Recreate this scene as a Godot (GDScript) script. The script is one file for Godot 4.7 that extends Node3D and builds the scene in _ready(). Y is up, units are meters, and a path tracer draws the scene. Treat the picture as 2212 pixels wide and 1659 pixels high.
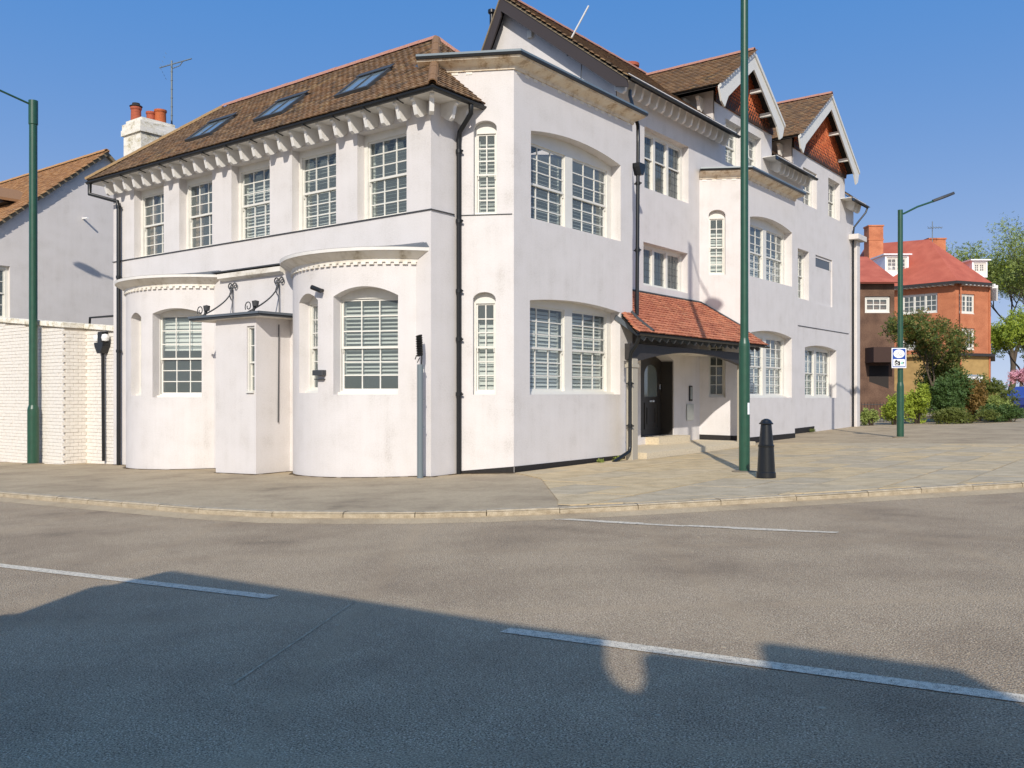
extends Node3D
# A white rendered corner building seen across a road. Camera-relative heights: Y = 0 is the eye level.
const EYE := 1.4
const SUN_EL := 32.0
var rng := RandomNumberGenerator.new()
var U := Vector3(-0.793353, 0.0, -0.608761)   # along the side-road facade, away from the corner
var V := Vector3(0.608761, 0.0, -0.793353)    # along the door facade, away from the corner
var ORIGIN := Vector3(-1.4643, 0.0, -16.4)    # foot of the corner between the two facades
var M := {}
var lift := Vector3.ZERO


class MB:
	var v := PackedVector3Array()
	var n := PackedVector3Array()
	var xf := Transform3D()

	func t3(a: Vector3, b: Vector3, c: Vector3, out := Vector3.ZERO) -> void:
		var a2 := xf * a
		var b2 := xf * b
		var c2 := xf * c
		var k := (b2 - a2).cross(c2 - a2)
		if k.length_squared() < 1e-16:
			return
		k = k.normalized()
		if out != Vector3.ZERO and k.dot(xf.basis * out) < 0.0:
			k = -k
			v.append_array([a2, b2, c2])
		else:
			v.append_array([a2, c2, b2])
		n.append_array([k, k, k])

	func q(a: Vector3, b: Vector3, c: Vector3, d: Vector3, out := Vector3.ZERO) -> void:
		t3(a, b, c, out)
		t3(a, c, d, out)

	func sm(a: Vector3, b: Vector3, c: Vector3, na: Vector3, nb: Vector3, nc: Vector3) -> void:
		var a2 := xf * a
		var b2 := xf * b
		var c2 := xf * c
		var k := (b2 - a2).cross(c2 - a2)
		if k.length_squared() < 1e-18:
			return
		var x := (xf.basis * na).normalized()
		var y := (xf.basis * nb).normalized()
		var z := (xf.basis * nc).normalized()
		if k.dot(x + y + z) < 0.0:
			v.append_array([a2, b2, c2])
			n.append_array([x, y, z])
		else:
			v.append_array([a2, c2, b2])
			n.append_array([x, z, y])

	func box(p: Vector3, s: Vector3) -> void:
		var a := Vector3(minf(p.x, s.x), minf(p.y, s.y), minf(p.z, s.z))
		var b := Vector3(maxf(p.x, s.x), maxf(p.y, s.y), maxf(p.z, s.z))
		q(Vector3(a.x, a.y, a.z), Vector3(b.x, a.y, a.z), Vector3(b.x, b.y, a.z), Vector3(a.x, b.y, a.z), Vector3(0, 0, -1))
		q(Vector3(a.x, a.y, b.z), Vector3(b.x, a.y, b.z), Vector3(b.x, b.y, b.z), Vector3(a.x, b.y, b.z), Vector3(0, 0, 1))
		q(Vector3(a.x, a.y, a.z), Vector3(a.x, a.y, b.z), Vector3(a.x, b.y, b.z), Vector3(a.x, b.y, a.z), Vector3(-1, 0, 0))
		q(Vector3(b.x, a.y, a.z), Vector3(b.x, a.y, b.z), Vector3(b.x, b.y, b.z), Vector3(b.x, b.y, a.z), Vector3(1, 0, 0))
		q(Vector3(a.x, b.y, a.z), Vector3(b.x, b.y, a.z), Vector3(b.x, b.y, b.z), Vector3(a.x, b.y, b.z), Vector3(0, 1, 0))
		q(Vector3(a.x, a.y, a.z), Vector3(b.x, a.y, a.z), Vector3(b.x, a.y, b.z), Vector3(a.x, a.y, b.z), Vector3(0, -1, 0))

	# a box with its vertical and top edges chamfered by c
	func cbox(p: Vector3, s: Vector3, c: float) -> void:
		var a := Vector3(minf(p.x, s.x), minf(p.y, s.y), minf(p.z, s.z))
		var b := Vector3(maxf(p.x, s.x), maxf(p.y, s.y), maxf(p.z, s.z))
		var ring := [Vector2(a.x + c, a.z), Vector2(b.x - c, a.z), Vector2(b.x, a.z + c), Vector2(b.x, b.z - c), Vector2(b.x - c, b.z), Vector2(a.x + c, b.z), Vector2(a.x, b.z - c), Vector2(a.x, a.z + c)]
		var mid := (a + b) * 0.5
		var top := []
		for r in ring:
			top.append(Vector3(lerpf(r.x, mid.x, 2.0 * c / (b.x - a.x)), b.y, lerpf(r.y, mid.z, 2.0 * c / (b.z - a.z))))
		for i in 8:
			var r0: Vector2 = ring[i]
			var r1: Vector2 = ring[(i + 1) % 8]
			var o := Vector3((r0.x + r1.x) * 0.5 - mid.x, 0, (r0.y + r1.y) * 0.5 - mid.z)
			q(Vector3(r0.x, a.y, r0.y), Vector3(r1.x, a.y, r1.y), Vector3(r1.x, b.y - c, r1.y), Vector3(r0.x, b.y - c, r0.y), o)
			q(Vector3(r0.x, b.y - c, r0.y), Vector3(r1.x, b.y - c, r1.y), top[(i + 1) % 8], top[i], o + Vector3(0, 0.1, 0))
			t3(top[i], top[(i + 1) % 8], Vector3(mid.x, b.y, mid.z), Vector3.UP)
			t3(Vector3(r0.x, a.y, r0.y), Vector3(r1.x, a.y, r1.y), Vector3(mid.x, a.y, mid.z), Vector3.DOWN)

	func tube(p: Array, r, seg := 8, caps := true) -> void:
		var rings := []
		var norms := []
		var side := Vector3.ZERO
		for i in p.size():
			var d: Vector3
			if i == 0:
				d = p[1] - p[0]
			elif i == p.size() - 1:
				d = p[i] - p[i - 1]
			else:
				d = (p[i] - p[i - 1]).normalized() + (p[i + 1] - p[i]).normalized()
			d = d.normalized()
			if side == Vector3.ZERO:
				side = d.cross(Vector3.UP if absf(d.y) < 0.9 else Vector3.RIGHT).normalized()
			side = (side - d * side.dot(d)).normalized()
			var w := d.cross(side)
			var rad: float = r[i] if r is Array else r
			var ring := []
			var nn := []
			for k in seg:
				var an := TAU * k / seg
				var o := side * cos(an) + w * sin(an)
				ring.append(p[i] + o * rad)
				nn.append(o)
			rings.append(ring)
			norms.append(nn)
		for i in p.size() - 1:
			for k in seg:
				var k2 := (k + 1) % seg
				sm(rings[i][k], rings[i][k2], rings[i + 1][k2], norms[i][k], norms[i][k2], norms[i + 1][k2])
				sm(rings[i][k], rings[i + 1][k2], rings[i + 1][k], norms[i][k], norms[i + 1][k2], norms[i + 1][k])
		if caps:
			for e in [0, p.size() - 1]:
				var o: Vector3 = (p[0] - p[1]) if e == 0 else (p[e] - p[e - 1])
				for k in range(1, seg - 1):
					t3(rings[e][0], rings[e][k], rings[e][k + 1], o)

	func lathe(o: Vector3, prof: Array, seg := 16) -> void:
		for i in prof.size() - 1:
			var a: Vector2 = prof[i]
			var b: Vector2 = prof[i + 1]
			var d := (b - a).normalized()
			for k in seg:
				var c0 := Vector3(cos(TAU * k / seg), 0, sin(TAU * k / seg))
				var c1 := Vector3(cos(TAU * (k + 1) / seg), 0, sin(TAU * (k + 1) / seg))
				var n0 := c0 * d.y - Vector3.UP * d.x
				var n1 := c1 * d.y - Vector3.UP * d.x
				var p0 := o + c0 * a.x + Vector3.UP * a.y
				var p1 := o + c1 * a.x + Vector3.UP * a.y
				var p2 := o + c1 * b.x + Vector3.UP * b.y
				var p3 := o + c0 * b.x + Vector3.UP * b.y
				sm(p0, p1, p2, n0, n1, n1)
				sm(p0, p2, p3, n0, n1, n0)

	# polygon in the x-y plane of f, drawn out along f's z by depth
	func prism(poly: PackedVector2Array, f: Transform3D, depth: float) -> void:
		var idx := Geometry2D.triangulate_polygon(poly)
		var z := f.basis.z
		for i in range(0, idx.size(), 3):
			var a := f * Vector3(poly[idx[i]].x, poly[idx[i]].y, 0)
			var b := f * Vector3(poly[idx[i + 1]].x, poly[idx[i + 1]].y, 0)
			var c := f * Vector3(poly[idx[i + 2]].x, poly[idx[i + 2]].y, 0)
			t3(a, b, c, -z)
			t3(a + z * depth, b + z * depth, c + z * depth, z)
		var cw := Geometry2D.is_polygon_clockwise(poly)
		for i in poly.size():
			var p := poly[i]
			var p2 := poly[(i + 1) % poly.size()]
			var d := p2 - p
			var o := Vector2(-d.y, d.x) if cw else Vector2(d.y, -d.x)
			var a := f * Vector3(p.x, p.y, 0)
			var b := f * Vector3(p2.x, p2.y, 0)
			q(a, b, b + z * depth, a + z * depth, f.basis * Vector3(o.x, o.y, 0))

	# profile (out, up) carried along a path; outs[i] is the outward direction (mitred) at each point
	func sweep(path: Array, outs: Array, prof: Array, caps := true) -> void:
		for i in path.size() - 1:
			for j in prof.size():
				var a: Vector2 = prof[j]
				var b: Vector2 = prof[(j + 1) % prof.size()]
				var d := b - a
				var o0: Vector3 = outs[i]
				var p0: Vector3 = path[i] + outs[i] * a.x + Vector3.UP * a.y
				var p1: Vector3 = path[i + 1] + outs[i + 1] * a.x + Vector3.UP * a.y
				var p2: Vector3 = path[i + 1] + outs[i + 1] * b.x + Vector3.UP * b.y
				var p3: Vector3 = path[i] + outs[i] * b.x + Vector3.UP * b.y
				q(p0, p1, p2, p3, o0 * d.y - Vector3.UP * d.x)
		if caps:
			var flat := PackedVector2Array(prof)
			var idx := Geometry2D.triangulate_polygon(flat)
			for e in [0, path.size() - 1]:
				var dirn: Vector3 = (path[0] - path[1]) if e == 0 else (path[e] - path[e - 1])
				for i in range(0, idx.size(), 3):
					var w := []
					for k in 3:
						var pt: Vector2 = flat[idx[i + k]]
						w.append(path[e] + outs[e] * pt.x + Vector3.UP * pt.y)
					t3(w[0], w[1], w[2], dirn)

	# Wall over a plan path of (x, z) points, inside to the left of the path. Holes: {a, b, y0, ys, rise, r} along the path's length.
	func wall(path: Array, yb: float, yt, holes: Array) -> void:
		var len_at := [0.0]
		for i in path.size() - 1:
			len_at.append(len_at[i] + (path[i + 1] - path[i]).length())
		var total: float = len_at[-1]
		var cuts := len_at.duplicate()
		if yt is Array:
			for p in yt:
				cuts.append(p.x)
		for h in holes:
			cuts.append_array([h.a, h.b])
			if h.get("rise", 0.0) > 0.0:
				var steps := 14
				for k in range(1, steps):
					cuts.append(h.a + (h.b - h.a) * (0.5 - 0.5 * cos(PI * k / steps)))
		cuts.sort()
		var at := func(x: float, z: float) -> Vector3:
			var i := 0
			while i < len_at.size() - 2 and x > len_at[i + 1] + 1e-6:
				i += 1
			var d: Vector2 = (path[i + 1] - path[i]).normalized()
			var p: Vector2 = path[i] + d * (x - len_at[i]) + Vector2(-d.y, d.x) * z
			return Vector3(p.x, 0, p.y)
		var top_of := func(h: Dictionary, x: float) -> float:
			if h.get("rise", 0.0) <= 0.0:
				return h.ys
			var m: float = (x - (h.a + h.b) * 0.5) / ((h.b - h.a) * 0.5)
			return h.ys + h.rise * sqrt(maxf(0.0, 1.0 - m * m)) if h.get("round", false) else h.ys + h.rise * (1.0 - m * m)
		var roof := func(x: float, left: bool) -> float:
			if not yt is Array:
				return yt
			for i in yt.size() - 1:
				if (x > yt[i].x + 1e-5 or (x >= yt[i].x - 1e-5 and not left)) and (x < yt[i + 1].x - 1e-5 or (x <= yt[i + 1].x + 1e-5 and left)):
					return lerpf(yt[i].y, yt[i + 1].y, (x - yt[i].x) / maxf(1e-6, yt[i + 1].x - yt[i].x))
			return yt[0].y
		for i in cuts.size() - 1:
			var xa: float = cuts[i]
			var xb: float = cuts[i + 1]
			if xb - xa < 1e-5 or xa < -1e-5 or xb > total + 1e-5:
				continue
			var xm := (xa + xb) * 0.5
			var pa: Vector3 = at.call(xa + 1e-5, 0.0)
			var pb: Vector3 = at.call(xb - 1e-5, 0.0)
			var inw: Vector3 = at.call(xm, 1.0) - at.call(xm, 0.0)
			var inside := []
			for h in holes:
				if xm > h.a and xm < h.b:
					inside.append(h)
			inside.sort_custom(func(p, s): return p.y0 < s.y0)
			var ya := yb
			var yc := yb
			for h in inside:
				q(pa + Vector3.UP * ya, pb + Vector3.UP * yc, pb + Vector3.UP * h.y0, pa + Vector3.UP * h.y0, -inw)
				ya = top_of.call(h, xa)
				yc = top_of.call(h, xb)
				var r: float = h.get("r", 0.2)
				if r > 0.0:
					q(pa + Vector3.UP * h.y0, pb + Vector3.UP * h.y0, pb + Vector3.UP * h.y0 + inw * r, pa + Vector3.UP * h.y0 + inw * r, Vector3.UP)
					q(pa + Vector3.UP * ya, pb + Vector3.UP * yc, pb + Vector3.UP * yc + inw * r, pa + Vector3.UP * ya + inw * r, Vector3.DOWN)
			q(pa + Vector3.UP * ya, pb + Vector3.UP * yc, pb + Vector3.UP * roof.call(xb, true), pa + Vector3.UP * roof.call(xa, false), -inw)
		for h in holes:
			var r: float = h.get("r", 0.2)
			if r <= 0.0:
				continue
			for e in [h.a, h.b]:
				var x: float = e + (1e-4 if e == h.a else -1e-4)
				var p: Vector3 = at.call(x, 0.0)
				var inw: Vector3 = at.call(x, r) - p
				var al: Vector3 = at.call(x + 1e-3, 0.0) - p
				q(p + Vector3.UP * h.y0, p + inw + Vector3.UP * h.y0, p + inw + Vector3.UP * h.ys, p + Vector3.UP * h.ys, al if e == h.a else -al)

	func mesh(shift: Vector3) -> ArrayMesh:
		var arr := []
		arr.resize(Mesh.ARRAY_MAX)
		var w := v.duplicate()
		if shift != Vector3.ZERO:
			for i in w.size():
				w[i] += shift
		arr[Mesh.ARRAY_VERTEX] = w
		arr[Mesh.ARRAY_NORMAL] = n
		var m := ArrayMesh.new()
		if w.size():
			m.add_surface_from_arrays(Mesh.PRIMITIVE_TRIANGLES, arr)
		return m


func uniq(parent: Node, called: String) -> String:
	var key := "count_" + called
	var c: int = parent.get_meta(key, 0)
	parent.set_meta(key, c + 1)
	return called if c == 0 else "%s_%03d" % [called, c]

func add(called: String, mb: MB, mat: Material, parent: Node = self) -> MeshInstance3D:
	var o := MeshInstance3D.new()
	o.name = uniq(parent, called)
	o.mesh = mb.mesh(lift if parent != self else Vector3.ZERO)
	o.material_override = mat
	parent.add_child(o, true)
	return o

func inst(called: String, mesh: Mesh, mat: Material, x: Transform3D, parent: Node) -> MeshInstance3D:
	var o := MeshInstance3D.new()
	o.name = uniq(parent, called)
	o.mesh = mesh
	o.material_override = mat
	o.transform = Transform3D(x.basis, x.origin + lift)
	parent.add_child(o, true)
	return o

func node(called: String, parent: Node = self) -> Node3D:
	var o := Node3D.new()
	o.name = uniq(parent, called)
	parent.add_child(o, true)
	return o

func tag(o: Node, label: String, category: String, group := "", kind := "") -> Node:
	o.set_meta("label", label)
	if category:
		o.set_meta("category", category)
	if group:
		o.set_meta("group", group)
	if kind:
		o.set_meta("kind", kind)
	return o

func structure(o: Node, label := "") -> Node:
	o.set_meta("kind", "structure")
	if label:
		o.set_meta("label", label)
	return o

func ground(x: float, d: float) -> float:
	return -1.281 + 0.0255 * clampf(x, -60.0, 45.0) - 0.0121 * clampf(d, -30.0, 45.0)

func wp(x: float, d: float, y: float) -> Vector3:
	return Vector3(x, y + EYE, -d)

func on_ground(x: float, d: float, up := 0.0) -> Vector3:
	return wp(x, d, ground(x, d) + up)

# a point of the plan of the white building (s along U, t along V) in the world
func plan(s: float, t: float, y := 0.0) -> Vector3:
	var p := ORIGIN + U * s + V * t
	return Vector3(p.x, y + EYE, p.z)

func plan_ground(s: float, t: float, up := 0.0) -> Vector3:
	var p := ORIGIN + U * s + V * t
	return on_ground(p.x, -p.z, up)

# direction of a pixel of the 2212 x 1659 view, at a distance along the view axis
func px(x: float, y: float, d: float) -> Vector3:
	return wp((x - 1106.0) / 1960.0 * d, d, (849.0 - y) / 1960.0 * d)

# frame of a vertical face from a to b (right to left as seen from outside): x along, y up, z inward
func face(a: Vector3, b: Vector3) -> Transform3D:
	var x := (b - a)
	x.y = 0
	x = x.normalized()
	return Transform3D(Basis(x, Vector3.UP, x.cross(Vector3.UP)), Vector3(a.x, 0, a.z))

func col(r: int, g: int, b: int) -> Color:
	return Color8(r, g, b)

func noise_bytes(size: int, freq: float, oct: int, s: int, type := FastNoiseLite.TYPE_SIMPLEX_SMOOTH, streak := false) -> PackedByteArray:
	var f := FastNoiseLite.new()
	f.noise_type = type
	f.seed = s
	f.frequency = freq
	f.fractal_octaves = oct
	if oct == 1:
		f.fractal_type = FastNoiseLite.FRACTAL_NONE
	if streak:
		var run := f.get_seamless_image(size, size / 16, false, false, 0.15, true)
		run.convert(Image.FORMAT_L8)
		run.resize(size, size, Image.INTERPOLATE_CUBIC)
		return run.get_data()
	var im := f.get_seamless_image(size, size, false, false, 0.15, true)
	im.convert(Image.FORMAT_L8)
	return im.get_data()

# several noises added up (each [frequency, octaves, weight, seed]) and coloured through a ramp
func layered(size: int, layers: Array, stops: Array) -> ImageTexture:
	var data := []
	for l in layers:
		data.append(noise_bytes(size, l[0], l[1], l[3], FastNoiseLite.TYPE_SIMPLEX_SMOOTH, l.size() > 4))
	var ramp := PackedByteArray()
	for i in 256:
		var x := i / 255.0
		var c: Color = stops[-1][1]
		for k in stops.size() - 1:
			if x <= stops[k + 1][0]:
				c = stops[k][1].lerp(stops[k + 1][1], clampf((x - stops[k][0]) / maxf(1e-4, stops[k + 1][0] - stops[k][0]), 0, 1))
				break
		ramp.append_array([c.r8, c.g8, c.b8])
	var out := PackedByteArray()
	out.resize(size * size * 3)
	var n := layers.size()
	for i in size * size:
		var s := 0.0
		for k in n:
			s += (data[k][i] - 127.5) * layers[k][2]
		var j := clampi(int(127.5 + s), 0, 255) * 3
		out[i * 3] = ramp[j]
		out[i * 3 + 1] = ramp[j + 1]
		out[i * 3 + 2] = ramp[j + 2]
	return ImageTexture.create_from_image(Image.create_from_data(size, size, false, Image.FORMAT_RGB8, out))

func bumps(size: int, freq: float, oct: int, s: int, strength: float, type := FastNoiseLite.TYPE_SIMPLEX_SMOOTH) -> ImageTexture:
	var im := Image.create_from_data(size, size, false, Image.FORMAT_L8, noise_bytes(size, freq, oct, s, type))
	im.convert(Image.FORMAT_RGBA8)
	im.bump_map_to_normal_map(strength)
	return ImageTexture.create_from_image(im)

func mat(called: String, c: Color, rough := 0.8, tex: Texture2D = null, metres := 1.0, nrm: Texture2D = null, nscale := 0.5) -> StandardMaterial3D:
	var m := StandardMaterial3D.new()
	m.resource_name = called
	m.albedo_color = c
	m.roughness = rough
	m.cull_mode = BaseMaterial3D.CULL_DISABLED
	if tex or nrm:
		m.uv1_triplanar = true
		m.uv1_world_triplanar = true
		m.uv1_scale = Vector3.ONE / metres
		m.albedo_texture = tex
		if nrm:
			m.normal_enabled = true
			m.normal_texture = nrm
			m.normal_scale = nscale
	M[called] = m
	return m

func materials() -> void:
	var plaster := layered(1024, [[0.008, 4, 0.35, 11], [0.12, 3, 0.35, 12], [0.003, 2, 0.25, 13], [0.03, 3, 0.2, 14, true]], [[0.0, col(174, 166, 158)], [0.2, col(197, 191, 186)], [0.36, col(209, 204, 200)], [0.55, col(215, 210, 207)], [1.0, col(221, 217, 214)]])
	var rough_n := bumps(1024, 0.22, 2, 21, 3.0)
	mat("plaster", Color(1, 1, 1), 0.92, plaster, 4.6, rough_n, 0.28)
	var old := layered(512, [[0.012, 4, 0.9, 31], [0.06, 3, 0.5, 32]], [[0.0, col(120, 112, 84)], [0.22, col(190, 180, 150)], [0.42, col(228, 222, 208)], [1.0, col(240, 236, 228)]])
	mat("old_paint", Color(1, 1, 1), 0.9, old, 1.6, rough_n, 0.6)
	var brickpaint := layered(512, [[0.02, 4, 0.6, 41], [0.08, 2, 0.4, 42]], [[0.0, col(196, 188, 176)], [0.4, col(224, 218, 208)], [1.0, col(238, 233, 226)]])
	mat("painted_brick", Color(1, 1, 1), 0.85, brickpaint, 1.3, rough_n, 0.5)
	mat("painted_mortar", col(214, 208, 200), 0.95, brickpaint, 0.9)
	mat("neighbour_render", col(255, 253, 250), 0.93, plaster, 4.0, rough_n, 0.25)
	mat("white_wood", col(232, 230, 224), 0.45, layered(256, [[0.02, 3, 0.5, 51]], [[0.0, col(228, 226, 220)], [0.5, col(242, 241, 237)], [1, col(246, 245, 242)]]), 1.2)
	mat("bracket_paint", Color(1, 1, 1), 0.6, layered(256, [[0.02, 3, 0.7, 52]], [[0.0, col(196, 190, 180)], [0.3, col(226, 222, 215)], [1, col(240, 238, 233)]]), 1.4)
	mat("cornice_paint", Color(1, 1, 1), 0.75, layered(512, [[0.008, 4, 0.9, 53], [0.05, 3, 0.35, 54]], [[0.0, col(150, 136, 112)], [0.2, col(208, 200, 184)], [0.4, col(228, 222, 210)], [1.0, col(238, 234, 226)]]), 2.5)
	mat("peeled_soffit", Color(1, 1, 1), 0.85, layered(512, [[0.01, 4, 1.0, 55], [0.06, 3, 0.4, 56]], [[0.0, col(140, 114, 86)], [0.3, col(196, 172, 140)], [0.45, col(224, 208, 182)], [1.0, col(236, 227, 210)]]), 1.8)
	mat("lead", col(92, 98, 104), 0.5)
	mat("lead_dark", col(62, 64, 66), 0.6)
	mat("metal_edge", col(104, 116, 122), 0.4)
	mat("black_iron", col(30, 32, 34), 0.35, layered(256, [[0.05, 3, 0.6, 61]], [[0, col(180, 180, 180)], [1, col(255, 255, 255)]]), 0.7)
	mat("plinth_black", col(44, 40, 38), 0.8, layered(256, [[0.04, 3, 0.8, 62]], [[0, col(150, 145, 140)], [1, col(255, 255, 255)]]), 0.8)
	mat("blind", col(188, 194, 186), 0.6)
	mat("curtain", col(112, 96, 80), 0.9)
	mat("room", col(120, 112, 104), 0.9)
	var g := mat("glass", Color(0.86, 0.93, 0.92, 0.12), 0.02)
	g.transparency = BaseMaterial3D.TRANSPARENCY_ALPHA
	g.metallic_specular = 0.5
	var g2 := mat("roof_glass", Color(0.55, 0.62, 0.66, 0.55), 0.06)
	g2.transparency = BaseMaterial3D.TRANSPARENCY_ALPHA
	mat("door_paint", col(58, 54, 50), 0.4)
	mat("dark_beam", col(62, 58, 56), 0.6, layered(256, [[0.03, 4, 0.8, 63]], [[0, col(190, 185, 180)], [1, col(255, 255, 255)]]), 0.6)
	mat("post_beige", col(172, 164, 148), 0.7)
	mat("chrome", col(200, 200, 200), 0.25)
	M.chrome.metallic = 0.8
	mat("steel_plate", col(176, 182, 178), 0.3)
	M.steel_plate.metallic = 0.6
	mat("plastic_white", col(236, 236, 234), 0.4)
	mat("step_top", col(222, 210, 186), 0.9, layered(512, [[0.03, 4, 0.6, 67], [0.1, 2, 0.4, 68]], [[0.0, col(190, 182, 170)], [0.5, col(244, 240, 232)], [1.0, col(255, 252, 246)]]), 0.9)
	# roofs
	var grit := layered(256, [[0.05, 3, 0.9, 71], [0.2, 1, 0.4, 72]], [[0.0, col(150, 146, 138)], [0.45, col(226, 222, 216)], [1.0, col(255, 255, 250)]])
	var t := mat("tile_field", Color(1, 1, 1), 0.95, grit, 0.45)
	t.vertex_color_use_as_albedo = true
	for k in 6:
		mat("brown_tile_%d" % k, [col(142, 116, 90), col(128, 104, 82), col(156, 128, 98), col(150, 116, 84), col(116, 98, 80), col(170, 142, 104)][k], 0.95, grit, 0.45)
		mat("red_tile_%d" % k, [col(204, 126, 94), col(192, 116, 86), col(214, 138, 104), col(202, 130, 96), col(180, 108, 80), col(208, 142, 108)][k], 0.9, grit, 0.45)
		mat("hung_tile_%d" % k, [col(218, 122, 80), col(204, 110, 72), col(226, 134, 88), col(212, 118, 76), col(192, 104, 70), col(222, 132, 92)][k], 0.9, grit, 0.45)
	mat("ridge_pink", col(196, 146, 130), 0.9, grit, 0.6)
	mat("verge_mortar", col(146, 132, 110), 0.95, grit, 0.5)
	mat("pot_terracotta", col(186, 98, 72), 0.85, grit, 0.6)
	mat("pot_orange", col(200, 108, 62), 0.85, grit, 0.6)
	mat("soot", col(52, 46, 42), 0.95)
	# ground
	var asphalt := layered(1024, [[0.17, 2, 1.05, 81], [0.03, 3, 0.16, 82], [0.33, 1, 0.9, 84]], [[0.0, col(88, 72, 54)], [0.3, col(152, 132, 105)], [0.55, col(186, 163, 131)], [0.75, col(203, 182, 151)], [0.9, col(222, 200, 170)], [1.0, col(246, 230, 204)]])
	var gravel_n := bumps(1024, 0.13, 2, 85, 6.0)
	mat("asphalt", Color(1, 1, 1), 0.92, asphalt, 2.5, gravel_n, 0.7)
	# worn and oil-stained patches over the whole carriageway
	M.asphalt.detail_enabled = true
	M.asphalt.detail_blend_mode = BaseMaterial3D.BLEND_MODE_MUL
	M.asphalt.detail_uv_layer = BaseMaterial3D.DETAIL_UV_2
	M.asphalt.detail_albedo = layered(512, [[0.012, 4, 0.8, 181], [0.05, 3, 0.35, 182]], [[0.0, col(186, 184, 182)], [0.3, col(226, 224, 222)], [0.6, col(246, 246, 245)], [1.0, col(255, 255, 255)]])
	M.asphalt.uv2_triplanar = true
	M.asphalt.uv2_world_triplanar = true
	M.asphalt.uv2_scale = Vector3.ONE / 17.0
	var tarmac := layered(1024, [[0.2, 2, 0.8, 86], [0.03, 3, 0.25, 87]], [[0.0, col(130, 113, 90)], [0.4, col(176, 158, 129)], [0.7, col(193, 174, 143)], [1.0, col(216, 198, 170)]])
	mat("footway", Color(1, 1, 1), 0.95, tarmac, 2.6, gravel_n, 0.4)
	var slab := layered(512, [[0.01, 4, 0.6, 88], [0.12, 2, 0.4, 89]], [[0.0, col(176, 168, 152)], [0.5, col(216, 208, 192)], [1.0, col(240, 234, 220)]])
	for k in 4:
		mat("slab_%d" % k, [col(230, 214, 184), col(222, 209, 184), col(216, 205, 184), col(232, 214, 180)][k], 0.9, slab, 2.1 + 0.2 * k, rough_n, 0.3)
	var kerb := layered(512, [[0.02, 4, 0.7, 90], [0.15, 2, 0.5, 91]], [[0.0, col(118, 104, 84)], [0.35, col(160, 145, 120)], [0.7, col(184, 170, 145)], [1.0, col(206, 194, 170)]])
	mat("kerb", Color(1, 1, 1), 0.9, kerb, 1.5, rough_n, 0.5)
	var paint := layered(1024, [[0.12, 2, 0.9, 92], [0.02, 3, 0.45, 93]], [[0.0, col(110, 98, 82)], [0.3, col(150, 136, 116)], [0.42, col(220, 208, 184)], [1.0, col(242, 230, 206)]])
	mat("road_paint", Color(1, 1, 1), 0.8, paint, 1.1, gravel_n, 0.5)
	M.footway.detail_enabled = true
	M.footway.detail_blend_mode = BaseMaterial3D.BLEND_MODE_MUL
	M.footway.detail_uv_layer = BaseMaterial3D.DETAIL_UV_2
	M.footway.detail_albedo = M.asphalt.detail_albedo
	M.footway.uv2_triplanar = true
	M.footway.uv2_world_triplanar = true
	M.footway.uv2_scale = Vector3.ONE / 11.0
	mat("earth", col(120, 108, 84), 1.0, tarmac, 1.7)
	# street furniture and the far side
	mat("green_paint", col(36, 84, 62), 0.38, layered(256, [[0.02, 4, 0.5, 94]], [[0, col(150, 150, 150)], [0.4, col(225, 225, 225)], [1, col(255, 255, 255)]]), 0.9)
	M.green_paint.clearcoat_enabled = true
	M.green_paint.clearcoat = 0.3
	mat("grey_post", col(112, 122, 126), 0.45)
	mat("sign_blue", col(28, 74, 160), 0.4)
	mat("sign_white", col(238, 240, 242), 0.4)
	mat("sign_grey", col(150, 154, 158), 0.5)
	mat("sign_mint", col(120, 196, 170), 0.5)
	var redbrick := layered(512, [[0.2, 2, 1.0, 95], [0.01, 3, 0.5, 96]], [[0.0, col(140, 82, 56)], [0.5, col(190, 116, 80)], [1.0, col(212, 146, 108)]])
	mat("red_brick", Color(1, 1, 1), 0.9, redbrick, 6.0)
	var brownbrick := layered(512, [[0.2, 2, 0.7, 97], [0.01, 3, 0.5, 98]], [[0.0, col(66, 48, 38)], [0.5, col(104, 78, 62)], [1.0, col(132, 104, 84)]])
	mat("brown_brick", Color(1, 1, 1), 0.9, brownbrick, 6.0)
	var farroof := layered(512, [[0.25, 2, 0.9, 99], [0.01, 3, 0.6, 100]], [[0.0, col(140, 70, 52)], [0.5, col(182, 92, 70)], [1.0, col(206, 124, 98)]])
	mat("far_roof", Color(1, 1, 1), 0.9, farroof, 7.0)
	mat("cream_stone", col(206, 176, 122), 0.9, slab, 3.0)
	mat("dark_timber", col(64, 44, 36), 0.8)
	mat("bark", col(104, 92, 78), 0.95, grit, 0.8)
	mat("bark_dark", col(70, 60, 50), 0.95, grit, 0.8)
	for k in [["leaf_olive", col(88, 96, 38)], ["leaf_dark", col(64, 88, 40)], ["leaf_lime", col(136, 150, 44)], ["leaf_spring", col(128, 140, 70)], ["leaf_rust", col(124, 96, 48)], ["blossom", col(222, 168, 186)]]:
		var l := mat(k[0], k[1], 0.7)
		l.backlight_enabled = true
		l.backlight = Color(0.35, 0.4, 0.15) if k[0] != "blossom" else Color(0.4, 0.3, 0.33)
	mat("car_blue", col(58, 70, 150), 0.3)
	M.car_blue.clearcoat_enabled = true
	mat("car_glass", col(20, 24, 28), 0.08)
	mat("rubber", col(26, 26, 26), 0.8)
	mat("barge_dark", col(58, 51, 51), 0.7)
	mat("lobby_panel", col(238, 238, 226), 0.8, plaster, 2.0)
	mat("slab_bed", col(128, 116, 98), 1.0)
	mat("stock_brick", col(150, 110, 84), 0.9, redbrick, 5.0)


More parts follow.
